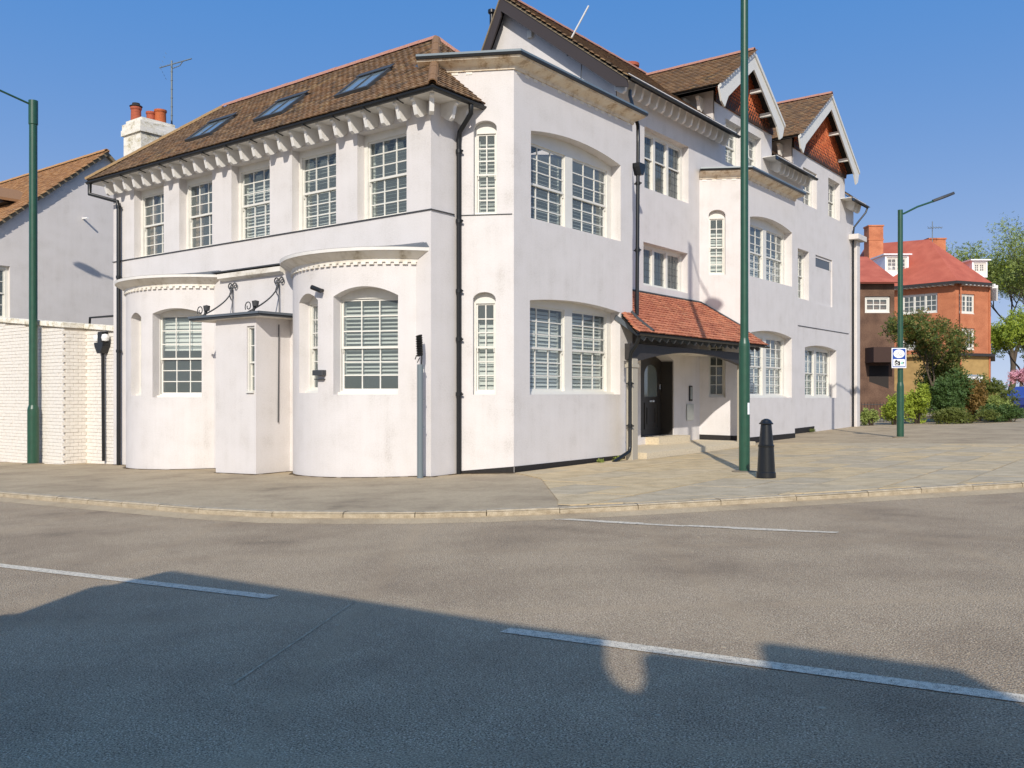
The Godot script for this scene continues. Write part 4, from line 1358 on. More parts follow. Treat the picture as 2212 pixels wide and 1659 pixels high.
	mb.box(Vector3(15.472, -1.11, 0.03), Vector3(15.5, 0.84, 0.37))
	mb.box(Vector3(17.22, -1.11, 0.03), Vector3(17.248, 0.86, 0.37))
	add("jamb", mb, M.door_paint, d)
	mb = MB.new()
	mb.xf = f
	mb.box(Vector3(15.6, -0.12, 0.395), Vector3(16.45, 0.78, 0.4))
	add("pane", mb, M.glass, d)
	mb = MB.new()
	mb.xf = f
	mb.box(Vector3(15.9, -0.24, 0.345), Vector3(16.16, -0.19, 0.378))
	mb.lathe(Vector3(15.98, -0.215, 0.35), [Vector2(0, -0.05), Vector2(0.05, -0.02), Vector2(0.05, 0.02), Vector2(0, 0.05)], 10)
	add("letter_plate", mb, M.chrome, d)
	mb = MB.new()
	mb.xf = f
	mb.cbox(Vector3(15.54, 0.1, 0.35), Vector3(15.585, 0.24, 0.379), 0.005)
	add("lock", mb, M.chrome, d)
	# door entry panel and a glass notice on the wall
	mb = MB.new()
	mb.xf = f
	mb.cbox(Vector3(14.42, -0.22, -0.035), Vector3(14.6, 0.2, -0.001), 0.008)
	var e := add("entry_panel", mb, M.black_iron, b)
	mb = MB.new()
	mb.xf = f
	mb.box(Vector3(14.45, -0.17, -0.04), Vector3(14.56, 0.16, -0.0355))
	mb.box(Vector3(14.49, 0.06, -0.046), Vector3(14.53, 0.1, -0.0405))
	add("face_plate", mb, M.steel_plate, e)
	mb = MB.new()
	mb.xf = f
	mb.box(Vector3(14.35, -0.75, -0.03), Vector3(14.75, -0.3, -0.015))
	add("notice_plate", mb, M.steel_plate, b)
	# meter strip and boxes beside the post
	mb = MB.new()
	mb.box(Vector3(-1.24, -0.45, 5.085), Vector3(-1.16, 0.62, 5.2))
	mb.cbox(Vector3(-1.26, -0.85, 5.085), Vector3(-1.12, -0.449, 5.26), 0.01)
	mb.box(Vector3(-1.24, -1.3, 5.085), Vector3(-1.18, -0.851, 5.17))
	var strip := add("name_strip", mb, M.plastic_white, b)
	for y in [0.2, -0.1, 0.5, -0.38]:
		mb = MB.new()
		mb.box(Vector3(-1.247, y, 5.1), Vector3(-1.241, y + 0.035, 5.18))
		add("name_plate", mb, M.lead_dark, strip)
	downpipe(b, [Vector3(-1.6, 1.2, 4.75), Vector3(-1.5, 1.0, 4.76), Vector3(-1.38, 0.85, 4.77), Vector3(-1.36, 0.7, 4.77), Vector3(-1.36, -1.15, 4.77), Vector3(-1.36, -1.25, 4.73), Vector3(-1.3, -1.44, 4.2)], 0.04, [Vector3(-1.36, 0.2, 4.77), Vector3(-1.36, -0.7, 4.77)])

func lobby(b: Node3D) -> void:
	var l := node("lobby", b)
	# pale enclosed lobby under the hanging canopy
	var f := face(Vector3(3.95, 0, -0.85), Vector3(5.3, 0, -0.85))
	var h := {"a": 0.05, "b": 0.3, "y0": 0.0, "ys": 1.35, "rise": 0.0, "r": 0.05}
	var mb := MB.new()
	mb.xf = f
	mb.wall([Vector2(0, 0), Vector2(1.35, 0)], -2.2, 1.52, [h])
	mb.xf = face(Vector3(5.3, 0, -0.85), Vector3(5.3, 0, 0.0))
	mb.wall([Vector2(0, 0), Vector2(0.85, 0)], -2.2, 1.52, [])
	add("wall", mb, M.plaster, l)
	mb = MB.new()
	mb.xf = face(Vector3(3.95, 0, -0.0), Vector3(3.95, 0, -0.85))
	mb.wall([Vector2(0, 0), Vector2(0.85, 0)], -2.2, 1.52, [])
	add("side_panel", mb, M.plaster, l)
	window(b, f, h, {"lights": [[0.07, 0.28]], "yb": 0.03, "yt": 1.31, "mid": 0.62, "ru": 2, "rl": 2, "cols": 1, "stile": 0.02, "blinds": [{"y0": 0.05, "y1": 1.3, "tilt": 1.3, "pitch": 0.1}]})
	mb = MB.new()
	mb.tube([Vector3(3.93, 1.4, -0.3), Vector3(3.93, -0.6, -0.32)], 0.012, 6)
	add("cable", mb, M.lead_dark, l)
	# flat canopy hung on iron straps
	var c := node("canopy", b)
	mb = MB.new()
	mb.box(Vector3(3.62, 1.53, -1.02), Vector3(6.0, 1.6, -0.0))
	add("slab", mb, M.lead_dark, c)
	mb = MB.new()
	mb.box(Vector3(3.66, 1.515, -0.98), Vector3(5.96, 1.529, -0.02))
	add("soffit", mb, M.cornice_paint, c)
	mb = MB.new()
	mb.box(Vector3(3.6, 1.57, -1.045), Vector3(6.02, 1.615, -1.021))
	mb.box(Vector3(3.595, 1.57, -1.045), Vector3(3.619, 1.615, 0.0))
	add("edge_strip", mb, M.lead, c)
	for s in [4.25, 5.85]:
		mb = MB.new()
		var pts := []
		for k in 11:
			var x := k / 10.0
			pts.append(Vector3(s - 0.1 * x, lerpf(2.32, 1.62, pow(x, 0.75)), -0.06 - 0.85 * pow(x, 1.35)))
		mb.tube(pts, 0.016, 8)
		mb.tube([Vector3(s, 2.3, -0.05), Vector3(s - 0.02, 1.6, -0.06)], 0.01, 6)
		# scrolls at the wall
		for g in [-1.0, 1.0]:
			var sp := []
			for k in 15:
				var a := k / 14.0 * TAU * 1.1
				var r := 0.085 * (1.0 - k / 19.0)
				sp.append(Vector3(s + g * (0.09 - r * cos(a)), 2.36 + r * sin(a) - 0.02, -0.05))
			mb.tube(sp, 0.014, 6)
		mb.tube([Vector3(s + 0.04, 2.3, -0.05), Vector3(s + 0.1, 2.15, -0.06), Vector3(s + 0.05, 2.05, -0.05)], 0.012, 6)
		add("strap", mb, M.lead_dark, c)
	for s in [4.0, 5.65]:
		mb = MB.new()
		var sp := []
		for k in 17:
			var a := k / 16.0 * TAU * 1.15 - 0.6
			var r := 0.11 * (1.0 - k / 24.0)
			sp.append(Vector3(s + 0.13 + r * cos(a), 1.74 + r * sin(a), -0.9))
		mb.tube(sp, 0.011, 6)
		mb.tube([Vector3(s - 0.02, 1.6, -0.9), Vector3(s - 0.06, 1.7, -0.9), Vector3(s - 0.1, 1.8, -0.9)], [0.025, 0.03, 0.06], 8)
		mb.lathe(Vector3(s - 0.1, 1.78, -0.9), [Vector2(0, -0.06), Vector2(0.06, -0.05), Vector2(0.075, 0.05), Vector2(0.0, 0.07)], 10)
		add("scroll_lamp", mb, M.lead_dark, c)
	# security camera and small box on the bow
	var p := bow(2.09, -2.0)
	mb = MB.new()
	mb.tube([Vector3(p.x, 1.92, p.y), Vector3(p.x + 0.02, 1.94, p.y - 0.12)], 0.03, 8)
	mb.tube([Vector3(p.x - 0.06, 1.9, p.y - 0.1), Vector3(p.x + 0.14, 1.98, p.y - 0.16)], 0.045, 10)
	add("security_camera", mb, M.black_iron, b)
	p = bow(2.09, -3.5)
	mb = MB.new()
	mb.xf = face(Vector3(p.x, 0, p.y), Vector3(p.x + 0.2, 0, p.y - 0.004))
	mb.cbox(Vector3(-0.02, 0.33, -0.1), Vector3(0.26, 0.43, 0.02), 0.01)
	mb.box(Vector3(0.0, 0.25, -0.06), Vector3(0.24, 0.27, 0.02))
	add("wall_box", mb, M.lead_dark, b)

# ---------------------------------------------------------------- ground
func sheet(poly: PackedVector2Array, up: float) -> MB:
	# flat polygon in plan (s, t) laid on the sloping ground
	var mb := MB.new()
	var idx := Geometry2D.triangulate_polygon(poly)
	for i in range(0, idx.size(), 3):
		mb.t3(plan_ground(poly[idx[i]].x, poly[idx[i]].y, up), plan_ground(poly[idx[i + 1]].x, poly[idx[i + 1]].y, up), plan_ground(poly[idx[i + 2]].x, poly[idx[i + 2]].y, up), Vector3.UP)
	return mb

func slab_mesh(poly: PackedVector2Array, up: float, thick: float) -> MB:
	var mb := sheet(poly, up)
	for i in poly.size():
		var p := poly[i]
		var q := poly[(i + 1) % poly.size()]
		mb.q(plan_ground(p.x, p.y, up), plan_ground(q.x, q.y, up), plan_ground(q.x, q.y, up - thick), plan_ground(p.x, p.y, up - thick))
	return mb

const KERB := [Vector2(34, -5.15), Vector2(12, -5.2), Vector2(4.0, -5.25), Vector2(-0.6, -5.16), Vector2(-1.9, -4.98), Vector2(-2.8, -4.62), Vector2(-3.6, -4.2), Vector2(-4.3, -3.7), Vector2(-4.95, -3.1), Vector2(-5.6, -2.35), Vector2(-6.3, -1.5), Vector2(-7.6, 0.2), Vector2(-9.1, 2.2), Vector2(-12.5, 7.0), Vector2(-17, 14.0)]

func ground_work() -> void:
	# road: one sheet out to the horizon
	var mb := MB.new()
	var xs := [-400.0, -150.0, -60.0, -30.0, -15.0, 0.0, 15.0, 30.0, 45.0, 80.0, 150.0, 400.0]
	var ds := [-150.0, -60.0, -30.0, -10.0, 0.0, 15.0, 30.0, 45.0, 70.0, 120.0, 250.0, 600.0]
	for i in xs.size() - 1:
		for j in ds.size() - 1:
			mb.q(on_ground(xs[i], ds[j], -0.1), on_ground(xs[i + 1], ds[j], -0.1), on_ground(xs[i + 1], ds[j + 1], -0.1), on_ground(xs[i], ds[j + 1], -0.1), Vector3.UP)
	structure(add("road", mb, M.asphalt), "worn grey asphalt road crossing in front of the buildings")
	# pavement behind the kerb
	var poly := PackedVector2Array(KERB)
	poly.append_array([Vector2(-17, 34), Vector2(34, 34)])
	structure(add("pavement", sheet(poly, 0.0), M.footway), "sandy pavement at the foot of the white building")
	# far ground right of the building
	mb = MB.new()
	mb.q(on_ground(8, 34, 0.02), on_ground(60, 34, 0.02), on_ground(90, 110, 0.02), on_ground(8, 110, 0.02), Vector3.UP)
	structure(add("garden_ground", mb, M.earth), "bare earth under the planting beside the brick houses")
	# opposite pavement, where the camera stands
	mb = sheet(PackedVector2Array([Vector2(34, -11.0), Vector2(-40, -11.0), Vector2(-40, -16), Vector2(34, -16)]), 0.0)
	structure(add("opposite_pavement", mb, M.footway), "pavement on the near side of the road")
	# kerb stones
	var kp := node("kerb")
	structure(kp, "weathered granite kerb stones along the pavement edge")
	rng.seed = 77
	var left := 0.0
	for i in KERB.size() - 1:
		var a: Vector2 = KERB[i]
		var b: Vector2 = KERB[i + 1]
		var l := (b - a).length()
		if a.x > 11.0:
			a = Vector2(12, -5.2)
			if b.x >= 12.0:
				continue
		var n := maxi(1, roundi(l / 0.9))
		for k in n:
			var p := a.lerp(b, float(k) / n)
			var q := a.lerp(b, float(k + 1) / n)
			var d := (q - p).normalized()
			var o := Vector2(d.y, -d.x) * -1.0
			if o.dot(Vector2(0.6, 0.8)) < 0:
				o = -o
			var g := 0.005
			var p0 := p + d * g
			var q0 := q - d * g
			var up := 0.012 + rng.randf_range(-0.006, 0.008)
			var m := MB.new()
			var prof := [[0.0, -0.16], [0.0, up - 0.03], [0.025, up], [0.16, up], [0.16, -0.16]]
			for z in prof.size() - 1:
				var e0: Vector2 = p0 + o * prof[z][0]
				var e1: Vector2 = q0 + o * prof[z][0]
				var e2: Vector2 = q0 + o * prof[z + 1][0]
				var e3: Vector2 = p0 + o * prof[z + 1][0]
				m.q(plan_ground(e0.x, e0.y, prof[z][1]), plan_ground(e1.x, e1.y, prof[z][1]), plan_ground(e2.x, e2.y, prof[z + 1][1]), plan_ground(e3.x, e3.y, prof[z + 1][1]))
			for e in [p0, q0]:
				var c0: Vector2 = e
				var c1: Vector2 = e + o * 0.16
				m.q(plan_ground(c0.x, c0.y, -0.16), plan_ground(c1.x, c1.y, -0.16), plan_ground(c1.x, c1.y, up), plan_ground(c0.x, c0.y, up - 0.01))
			add("kerb_stone", m, M.kerb, kp)
	# channel falling from the kerb to the carriageway
	var cm := MB.new()
	var inner := []
	var outer := []
	for i in KERB.size():
		var p: Vector2 = KERB[i]
		var d: Vector2 = (KERB[mini(i + 1, KERB.size() - 1)] - KERB[maxi(i - 1, 0)]).normalized()
		var o := Vector2(d.y, -d.x)
		if o.dot(Vector2(0.6, 0.8)) > 0:
			o = -o
		inner.append(p - o * 0.02)
		outer.append(p + o * 0.2)
	for i in KERB.size() - 1:
		cm.q(plan_ground(inner[i].x, inner[i].y, -0.05), plan_ground(inner[i + 1].x, inner[i + 1].y, -0.05), plan_ground(outer[i + 1].x, outer[i + 1].y, -0.0985), plan_ground(outer[i].x, outer[i].y, -0.0985), Vector3.UP)
	structure(add("channel", cm, M.footway), "sandy gutter channel along the kerb")
	# flagstones
	var fl := node("flagstone_paving")
	structure(fl, "large pale flagstones in front of the porch")
	rng.seed = 78
	var area := PackedVector2Array([Vector2(-2.2, 0.35), Vector2(-4.45, -2.4), Vector2(-4.75, -2.85), Vector2(-5.5, -2.1), Vector2(-6.15, -1.35), Vector2(-7.45, 0.35), Vector2(-8.95, 2.35), Vector2(-11.2, 5.5), Vector2(-8.0, 12.5), Vector2(-1.55, 12.5), Vector2(-1.55, 5.2), Vector2(-1.0, 5.2), Vector2(-1.0, 1.2)])
	add("bedding", sheet(area, 0.004), M.slab_bed, fl)
	var s := -0.9
	var row := 0
	while s > -11.5:
		var w: float = [0.76, 0.92, 0.76, 0.92][row % 4]
		var t := -4.0 + rng.randf_range(0, 0.8)
		while t < 12.5:
			var l := rng.randf_range(0.85, 1.4)
			var raw := PackedVector2Array([Vector2(s - 0.012, t + 0.012), Vector2(s - 0.012, t + l - 0.012), Vector2(s - w + 0.012, t + l - 0.012), Vector2(s - w + 0.012, t + 0.012)])
			for pc in Geometry2D.intersect_polygons(raw, area):
				if pc.size() > 2 and absf(poly_area(pc)) > 0.02:
					add("flagstone", slab_mesh(pc, 0.014 + rng.randf_range(-0.004, 0.004), 0.03), M["slab_%d" % rng.randi_range(0, 3)], fl)
			t += l
		s -= w
		row += 1
	# painted markings
	var mk := node("road_marking")
	structure(mk, "worn white centre line dashes and a thin white edge line")
	var dashes := [[-1.68, -8.4, -5.68, -7.89], [-7.74, -7.75, -11.74, -7.39], [-13.8, -7.2, -17.8, -6.85], [4.3, -9.1, 0.3, -8.65]]
	for d in dashes:
		var p := Vector2(d[0], d[1])
		var q := Vector2(d[2], d[3])
		var o := (q - p).orthogonal().normalized() * 0.06
		add("centre_dash", sheet(PackedVector2Array([p + o, q + o, q - o, p - o]), -0.0955), M.road_paint, mk)
	var prev := Vector2(-4.55, -3.26)
	for k in 7:
		var nx := Vector2(-4.55 - 0.52 * (k + 1), -3.26 + 0.012 * pow(k + 1, 1.8))
		var wd := 0.048 + 0.02 * ((k * 7) % 3) * 0.6
		var off := Vector2(0, 0.02 * (((k * 5) % 3) - 1))
		add("edge_line", sheet(PackedVector2Array([prev + off + Vector2(0, wd), nx + off + Vector2(0, wd), nx + off - Vector2(0, wd), prev + off - Vector2(0, wd)]), -0.0945 - 0.0005 * (k % 2)), M.road_paint, mk)
		prev = nx

	# old joint in the surfacing
	var p0 := Vector2(-6.32, -7.67)
	var p1 := Vector2(-7.24, -9.35)
	var jd := (p1 - p0).orthogonal().normalized() * 0.008
	add("surface_joint", sheet(PackedVector2Array([p0 + jd, p1 + jd, p1 - jd, p0 - jd]), -0.0965), M.kerb, mk)
	# loose grit and chewing gum on the carriageway
	rng.seed = 79
	var gm := MB.new()
	gm.lathe(Vector3.ZERO, [Vector2(0, 0), Vector2(1.0, 0.0), Vector2(0.8, 0.35), Vector2(0, 0.45)], 7)
	var mm := MultiMesh.new()
	mm.transform_format = MultiMesh.TRANSFORM_3D
	mm.mesh = gm.mesh(Vector3.ZERO)
	mm.instance_count = 420
	for i in 420:
		var d := rng.randf_range(2.6, 11.0)
		var x := rng.randf_range(-0.62, 0.62) * d
		var r := rng.randf_range(0.003, 0.009) if rng.randf() < 0.9 else rng.randf_range(0.012, 0.02)
		mm.set_instance_transform(i, Transform3D(Basis(Vector3.UP, rng.randf() * TAU).scaled(Vector3(r, r * 0.5, r * rng.randf_range(0.6, 1.0))), on_ground(x, d, -0.0998)))
	var gr := MultiMeshInstance3D.new()
	gr.name = "road_grit"
	gr.multimesh = mm
	gr.material_override = M.kerb
	tag(gr, "pale grit and flattened gum scattered over the asphalt", "grit", "", "stuff")
	add_child(gr)
	# soil and litter gathered along the foot of the walls
	var dl := MB.new()
	var foot := [Vector2(10.9, -0.02), Vector2(10.05, -0.02)]
	for k in 15:
		foot.append(bow(8.33, 49.0 - 98.0 * k / 14.0, 2.29))
	foot.append_array([Vector2(5.32, -0.03), Vector2(5.32, -0.87), Vector2(3.93, -0.87), Vector2(3.93, -0.05)])
	for k in 15:
		foot.append(bow(2.09, 49.0 - 98.0 * k / 14.0, 2.29))
	foot.append_array([Vector2(-0.02, -0.02), Vector2(-0.02, 0.7), Vector2(-0.96, 1.22), Vector2(-0.97, 5.0)])
	for i in foot.size() - 1:
		var a: Vector2 = foot[i]
		var b: Vector2 = foot[i + 1]
		var n := maxi(1, int((b - a).length() / 0.12))
		var o := (b - a).orthogonal().normalized()
		for k in n:
			var e0 := a.lerp(b, float(k) / n)
			var e1 := a.lerp(b, float(k + 1) / n)
			var w := rng.randf_range(0.015, 0.09) * (1.0 if rng.randf() < 0.7 else 0.2)
			var w2 := w * rng.randf_range(0.5, 1.2)
			for sg in [1.0, -1.0]:
				dl.q(plan_ground(e0.x, e0.y, 0.012), plan_ground(e1.x, e1.y, 0.012), plan_ground(e1.x + o.x * w2 * sg, e1.y + o.y * w2 * sg, 0.006), plan_ground(e0.x + o.x * w * sg, e0.y + o.y * w * sg, 0.006), Vector3.UP)
	var so := add("soil", dl, M.earth)
	tag(so, "thin line of soil and litter along the foot of the white walls", "soil", "", "stuff")

func poly_area(p: PackedVector2Array) -> float:
	var a := 0.0
	for i in p.size():
		a += p[i].cross(p[(i + 1) % p.size()])
	return a * 0.5

# ---------------------------------------------------------------- street furniture
func lamp_post(label: String, foot: Vector3, height: float, r_top: float, r_base: float, base_h: float, head: Vector3, detail: bool, head_w := 0.6) -> Node3D:
	var n := node("street_lamp")
	tag(n, label, "street lamp", "green street lamps")
	n.position = foot
	var mb := MB.new()
	mb.lathe(Vector3.ZERO, [Vector2(0, -0.25), Vector2(r_base, -0.25), Vector2(r_base, base_h - 0.06), Vector2(r_base * 0.98, base_h - 0.02), Vector2(r_top * 1.15, base_h + 0.05), Vector2(r_top * 1.08, base_h + 0.08)], 24)
	add("base", mb, M.green_paint, n)
	mb = MB.new()
	mb.lathe(Vector3.ZERO, [Vector2(r_top * 1.06, base_h), Vector2(r_top, base_h + 1.5), Vector2(r_top * 0.96, height), Vector2(0, height + 0.01)], 24)
	add("column", mb, M.green_paint, n)
	if detail:
		mb = MB.new()
		mb.lathe(Vector3(0, height - 0.62, 0), [Vector2(r_top * 1.0, -0.03), Vector2(r_top * 1.12, -0.01), Vector2(r_top * 1.12, 0.62), Vector2(0, 0.63)], 24)
		add("sleeve", mb, M.green_paint, n)
	mb = MB.new()
	mb.lathe(Vector3(0, 0.0, 0), [Vector2(r_base, 0.03), Vector2(r_base + 0.05, 0.026), Vector2(r_base + 0.12, 0.018), Vector2(r_base + 0.125, -0.05)], 20)
	add("footing", mb, M.slab_bed, n)
	# inspection door
	mb = MB.new()
	var toward := -foot
	toward.y = 0
	toward = toward.normalized()
	for k in 8:
		var a0 := -0.42 + 0.84 * k / 8.0
		var a1 := -0.42 + 0.84 * (k + 1) / 8.0
		var d0 := toward.rotated(Vector3.UP, a0 + 0.5) * (r_base + 0.004)
		var d1 := toward.rotated(Vector3.UP, a1 + 0.5) * (r_base + 0.004)
		mb.q(d0 + Vector3(0, 0.45, 0), d1 + Vector3(0, 0.45, 0), d1 + Vector3(0, 0.95, 0), d0 + Vector3(0, 0.95, 0), d0)
	add("door", mb, M.green_paint, n)
	# arm and head
	var top := Vector3(0, height - 0.12, 0)
	var tip := Vector3(head.x, height + head.y, head.z)
	var dirn := Vector3(head.x, 0, head.z).normalized()
	mb = MB.new()
	mb.tube([top, top + dirn * 0.12 + Vector3(0, 0.02, 0), top.lerp(tip, 0.5) + Vector3(0, 0.02, 0), tip], 0.028, 8)
	add("arm", mb, M.green_paint, n)
	mb = MB.new()
	var rise := (tip - top).normalized()
	var z := rise
	var x := z.cross(Vector3.UP).normalized()
	mb.xf = Transform3D(Basis(x, z.cross(x) * -1.0, z), tip - z * 0.05)
	for k in 6:
		var w0: float = [0.06, 0.22, 0.27, 0.27, 0.24, 0.12][k]
		var w1: float = [0.22, 0.27, 0.27, 0.24, 0.12, 0.04][k]
		var z0 := k * 0.13
		w0 *= head_w
		w1 *= head_w
		for e in [[1.0, 0.05], [-1.0, 0.03]]:
			mb.q(Vector3(-w0, 0, z0), Vector3(w0, 0, z0), Vector3(w1 * 0.8, e[0] * e[1], z0 + 0.13), Vector3(-w1 * 0.8, e[0] * e[1], z0 + 0.13), Vector3(0, e[0], 0))
			mb.q(Vector3(-w0 * 0.8, e[0] * e[1], z0), Vector3(w0 * 0.8, e[0] * e[1], z0), Vector3(w1 * 0.8, e[0] * e[1], z0 + 0.13), Vector3(-w1 * 0.8, e[0] * e[1], z0 + 0.13), Vector3(0, e[0], 0))
			for sd in [-1.0, 1.0]:
				mb.q(Vector3(sd * w0, 0, z0), Vector3(sd * w1, 0, z0 + 0.13), Vector3(sd * w1 * 0.8, e[0] * e[1], z0 + 0.13), Vector3(sd * w0 * 0.8, e[0] * e[1], z0), Vector3(sd, 0, 0))
	add("lamp_head", mb, M.lead_dark, n)
	return n

func street_things() -> void:
	var tall := lamp_post("tall green street lamp column on the pavement in front of the tiled porch", on_ground(4.016, 15.682), 11.3, 0.066, 0.093, 2.24, Vector3(0.38, 0.3, -2.43) * Vector3(1, 1, -1), false, 1.0)
	lamp_post("dark green street lamp column beside the white brick garden wall", plan_ground(13.79, -0.66), 9.72, 0.105, 0.145, 1.5, Vector3(-1.3, 0.3, 1.5), true)
	lamp_post("green street lamp carrying a blue and white camera sign", on_ground(11.47, 26.8), 6.72, 0.075, 0.1, 1.55, Vector3(1.12, 0.32, -0.25), false)
	var stick := MB.new()
	for k in 4:
		var a0 := 0.35 + 0.16 * k
		var d0 := Vector3(sin(a0), 0, cos(a0)) * 0.0955
		var d1 := Vector3(sin(a0 + 0.16), 0, cos(a0 + 0.16)) * 0.0955
		stick.q(d0 + Vector3(0, 1.0, 0), d1 + Vector3(0, 1.0, 0), d1 + Vector3(0, 1.2, 0), d0 + Vector3(0, 1.2, 0), d0)
	add("sticker", stick, M.sign_white, tall)
	# sign plate on the lamp column
	var n := node("camera_sign")
	tag(n, "blue and white camera zone sign strapped to a green lamp column", "sign")
	var at := px(1942, 795, 26.66)
	n.position = at
	var f := Transform3D(Basis(Vector3(1, 0, 0), Vector3.UP, Vector3(0, 0, 1)), Vector3.ZERO)
	var w := 0.215
	var h := 0.59
	var mb := MB.new()
	mb.box(Vector3(-w, 0, -0.012), Vector3(w, h, 0))
	add("plate", mb, M.sign_white, n)
	mb = MB.new()
	mb.box(Vector3(-w + 0.025, 0.025, 0.0005), Vector3(w - 0.025, h - 0.025, 0.003))
	add("blue_field", mb, M.sign_blue, n)
	mb = MB.new()
	for k in 32:
		var a0 := TAU * k / 32.0
		var a1 := TAU * (k + 1) / 32.0
		mb.t3(Vector3(0, 0.42, 0.0045), Vector3(cos(a0) * 0.165, 0.42 + sin(a0) * 0.125, 0.0045), Vector3(cos(a1) * 0.165, 0.42 + sin(a1) * 0.125, 0.0045), Vector3(0, 0, 1))
	add("oval", mb, M.sign_white, n)
	mb = MB.new()
	mb.box(Vector3(-0.17, 0.05, 0.0035), Vector3(0.17, 0.26, 0.0045))
	add("lower_panel", mb, M.sign_white, n)
	mb = MB.new()
	mb.box(Vector3(-0.13, 0.075, 0.005), Vector3(0.03, 0.2, 0.006))
	mb.box(Vector3(-0.11, 0.2, 0.005), Vector3(-0.05, 0.235, 0.006))
	mb.box(Vector3(0.115, 0.13, 0.005), Vector3(0.145, 0.18, 0.006))
	add("camera_symbol", mb, M.rubber, n)
	mb = MB.new()
	for k in 20:
		var a0 := TAU * k / 20.0
		var a1 := TAU * (k + 1) / 20.0
		mb.q(Vector3(-0.065 + cos(a0) * 0.045, 0.13 + sin(a0) * 0.045, 0.0065), Vector3(-0.065 + cos(a1) * 0.045, 0.13 + sin(a1) * 0.045, 0.0065), Vector3(-0.065 + cos(a1) * 0.028, 0.13 + sin(a1) * 0.028, 0.0065), Vector3(-0.065 + cos(a0) * 0.028, 0.13 + sin(a0) * 0.028, 0.0065), Vector3(0, 0, 1))
	add("lens_ring", mb, M.sign_white, n)
	mb = MB.new()
	mb.t3(Vector3(0.035, 0.14, 0.005), Vector3(0.11, 0.2, 0.005), Vector3(0.11, 0.1, 0.005), Vector3(0, 0, 1))
	add("beam_symbol", mb, M.sign_mint, n)
	for line in [["LEZ", 0.45, 0.075], ["ZONE", 0.375, 0.06]]:
		var tm := TextMesh.new()
		tm.text = line[0]
		tm.font_size = 32
		tm.pixel_size = line[2] / 24.0
		tm.depth = 0.002
		var sf := SystemFont.new()
		sf.font_names = PackedStringArray(["Droid Sans"])
		tm.font = sf
		var o := MeshInstance3D.new()
		o.name = uniq(n, "lettering")
		o.mesh = tm
		o.material_override = M.sign_grey
		o.position = Vector3(0, line[1], 0.0065)
		n.add_child(o, true)
	# bollard
	n = node("bollard")
	tag(n, "black cast iron bollard with a domed cap beside the lamp", "bollard")
	n.position = on_ground(4.012, 14.322)
	mb = MB.new()
	mb.lathe(Vector3.ZERO, [Vector2(0.0, -0.1), Vector2(0.152, -0.1), Vector2(0.152, 0.03), Vector2(0.148, 0.1), Vector2(0.138, 0.11), Vector2(0.118, 0.5), Vector2(0.124, 0.505), Vector2(0.126, 0.53), Vector2(0.112, 0.54), Vector2(0.085, 0.84), Vector2(0.082, 0.86)], 28)
	add("shaft", mb, M.black_iron, n)
	mb = MB.new()
	mb.lathe(Vector3(0, 0.855, 0), [Vector2(0.08, 0.0), Vector2(0.108, 0.005), Vector2(0.11, 0.02), Vector2(0.092, 0.035), Vector2(0.07, 0.07), Vector2(0.03, 0.09), Vector2(0.0, 0.094)], 28)
	add("cap", mb, M.black_iron, n)
	# grey post with a broken black lamp head
	n = node("marker_post")
	tag(n, "slim grey metal post with a black ribbed head against the white corner", "post")
	var q := plan_ground(0.04, -0.24)
	n.position = q
	mb = MB.new()
	mb.lathe(Vector3.ZERO, [Vector2(0, -0.1), Vector2(0.056, -0.1), Vector2(0.056, 2.03), Vector2(0.0, 2.035)], 18)
	for y in [0.9, 1.4, 1.95]:
		mb.box(Vector3(0.05, y, -0.01), Vector3(0.075, y + 0.02, 0.01))
	add("shaft", mb, M.grey_post, n)
	mb = MB.new()
	mb.tube([Vector3(0.02, 2.02, 0), Vector3(0.03, 2.14, 0.01), Vector3(0.025, 2.26, 0)], 0.012, 6)
	mb.tube([Vector3(-0.01, 2.15, 0.02), Vector3(-0.05, 2.06, 0.02)], 0.008, 5)
	mb.tube([Vector3(-0.06, 2.2, 0.02), Vector3(-0.09, 2.12, 0.02)], 0.009, 5)
	add("wire", mb, M.rubber, n)
	mb = MB.new()
	for k in 9:
		var y := 2.2 + k * 0.042
		mb.xf = Transform3D(Basis(Vector3(0, 0, 1), 0.28), Vector3(-0.005 - 0.002 * k, y, 0))
		mb.lathe(Vector3.ZERO, [Vector2(0.0, -0.018), Vector2(0.05, -0.02), Vector2(0.074 - 0.002 * absf(k - 4.0), 0.006), Vector2(0.05, 0.02), Vector2(0.0, 0.022)], 12)
	add("ribbed_head", mb, M.black_iron, n)

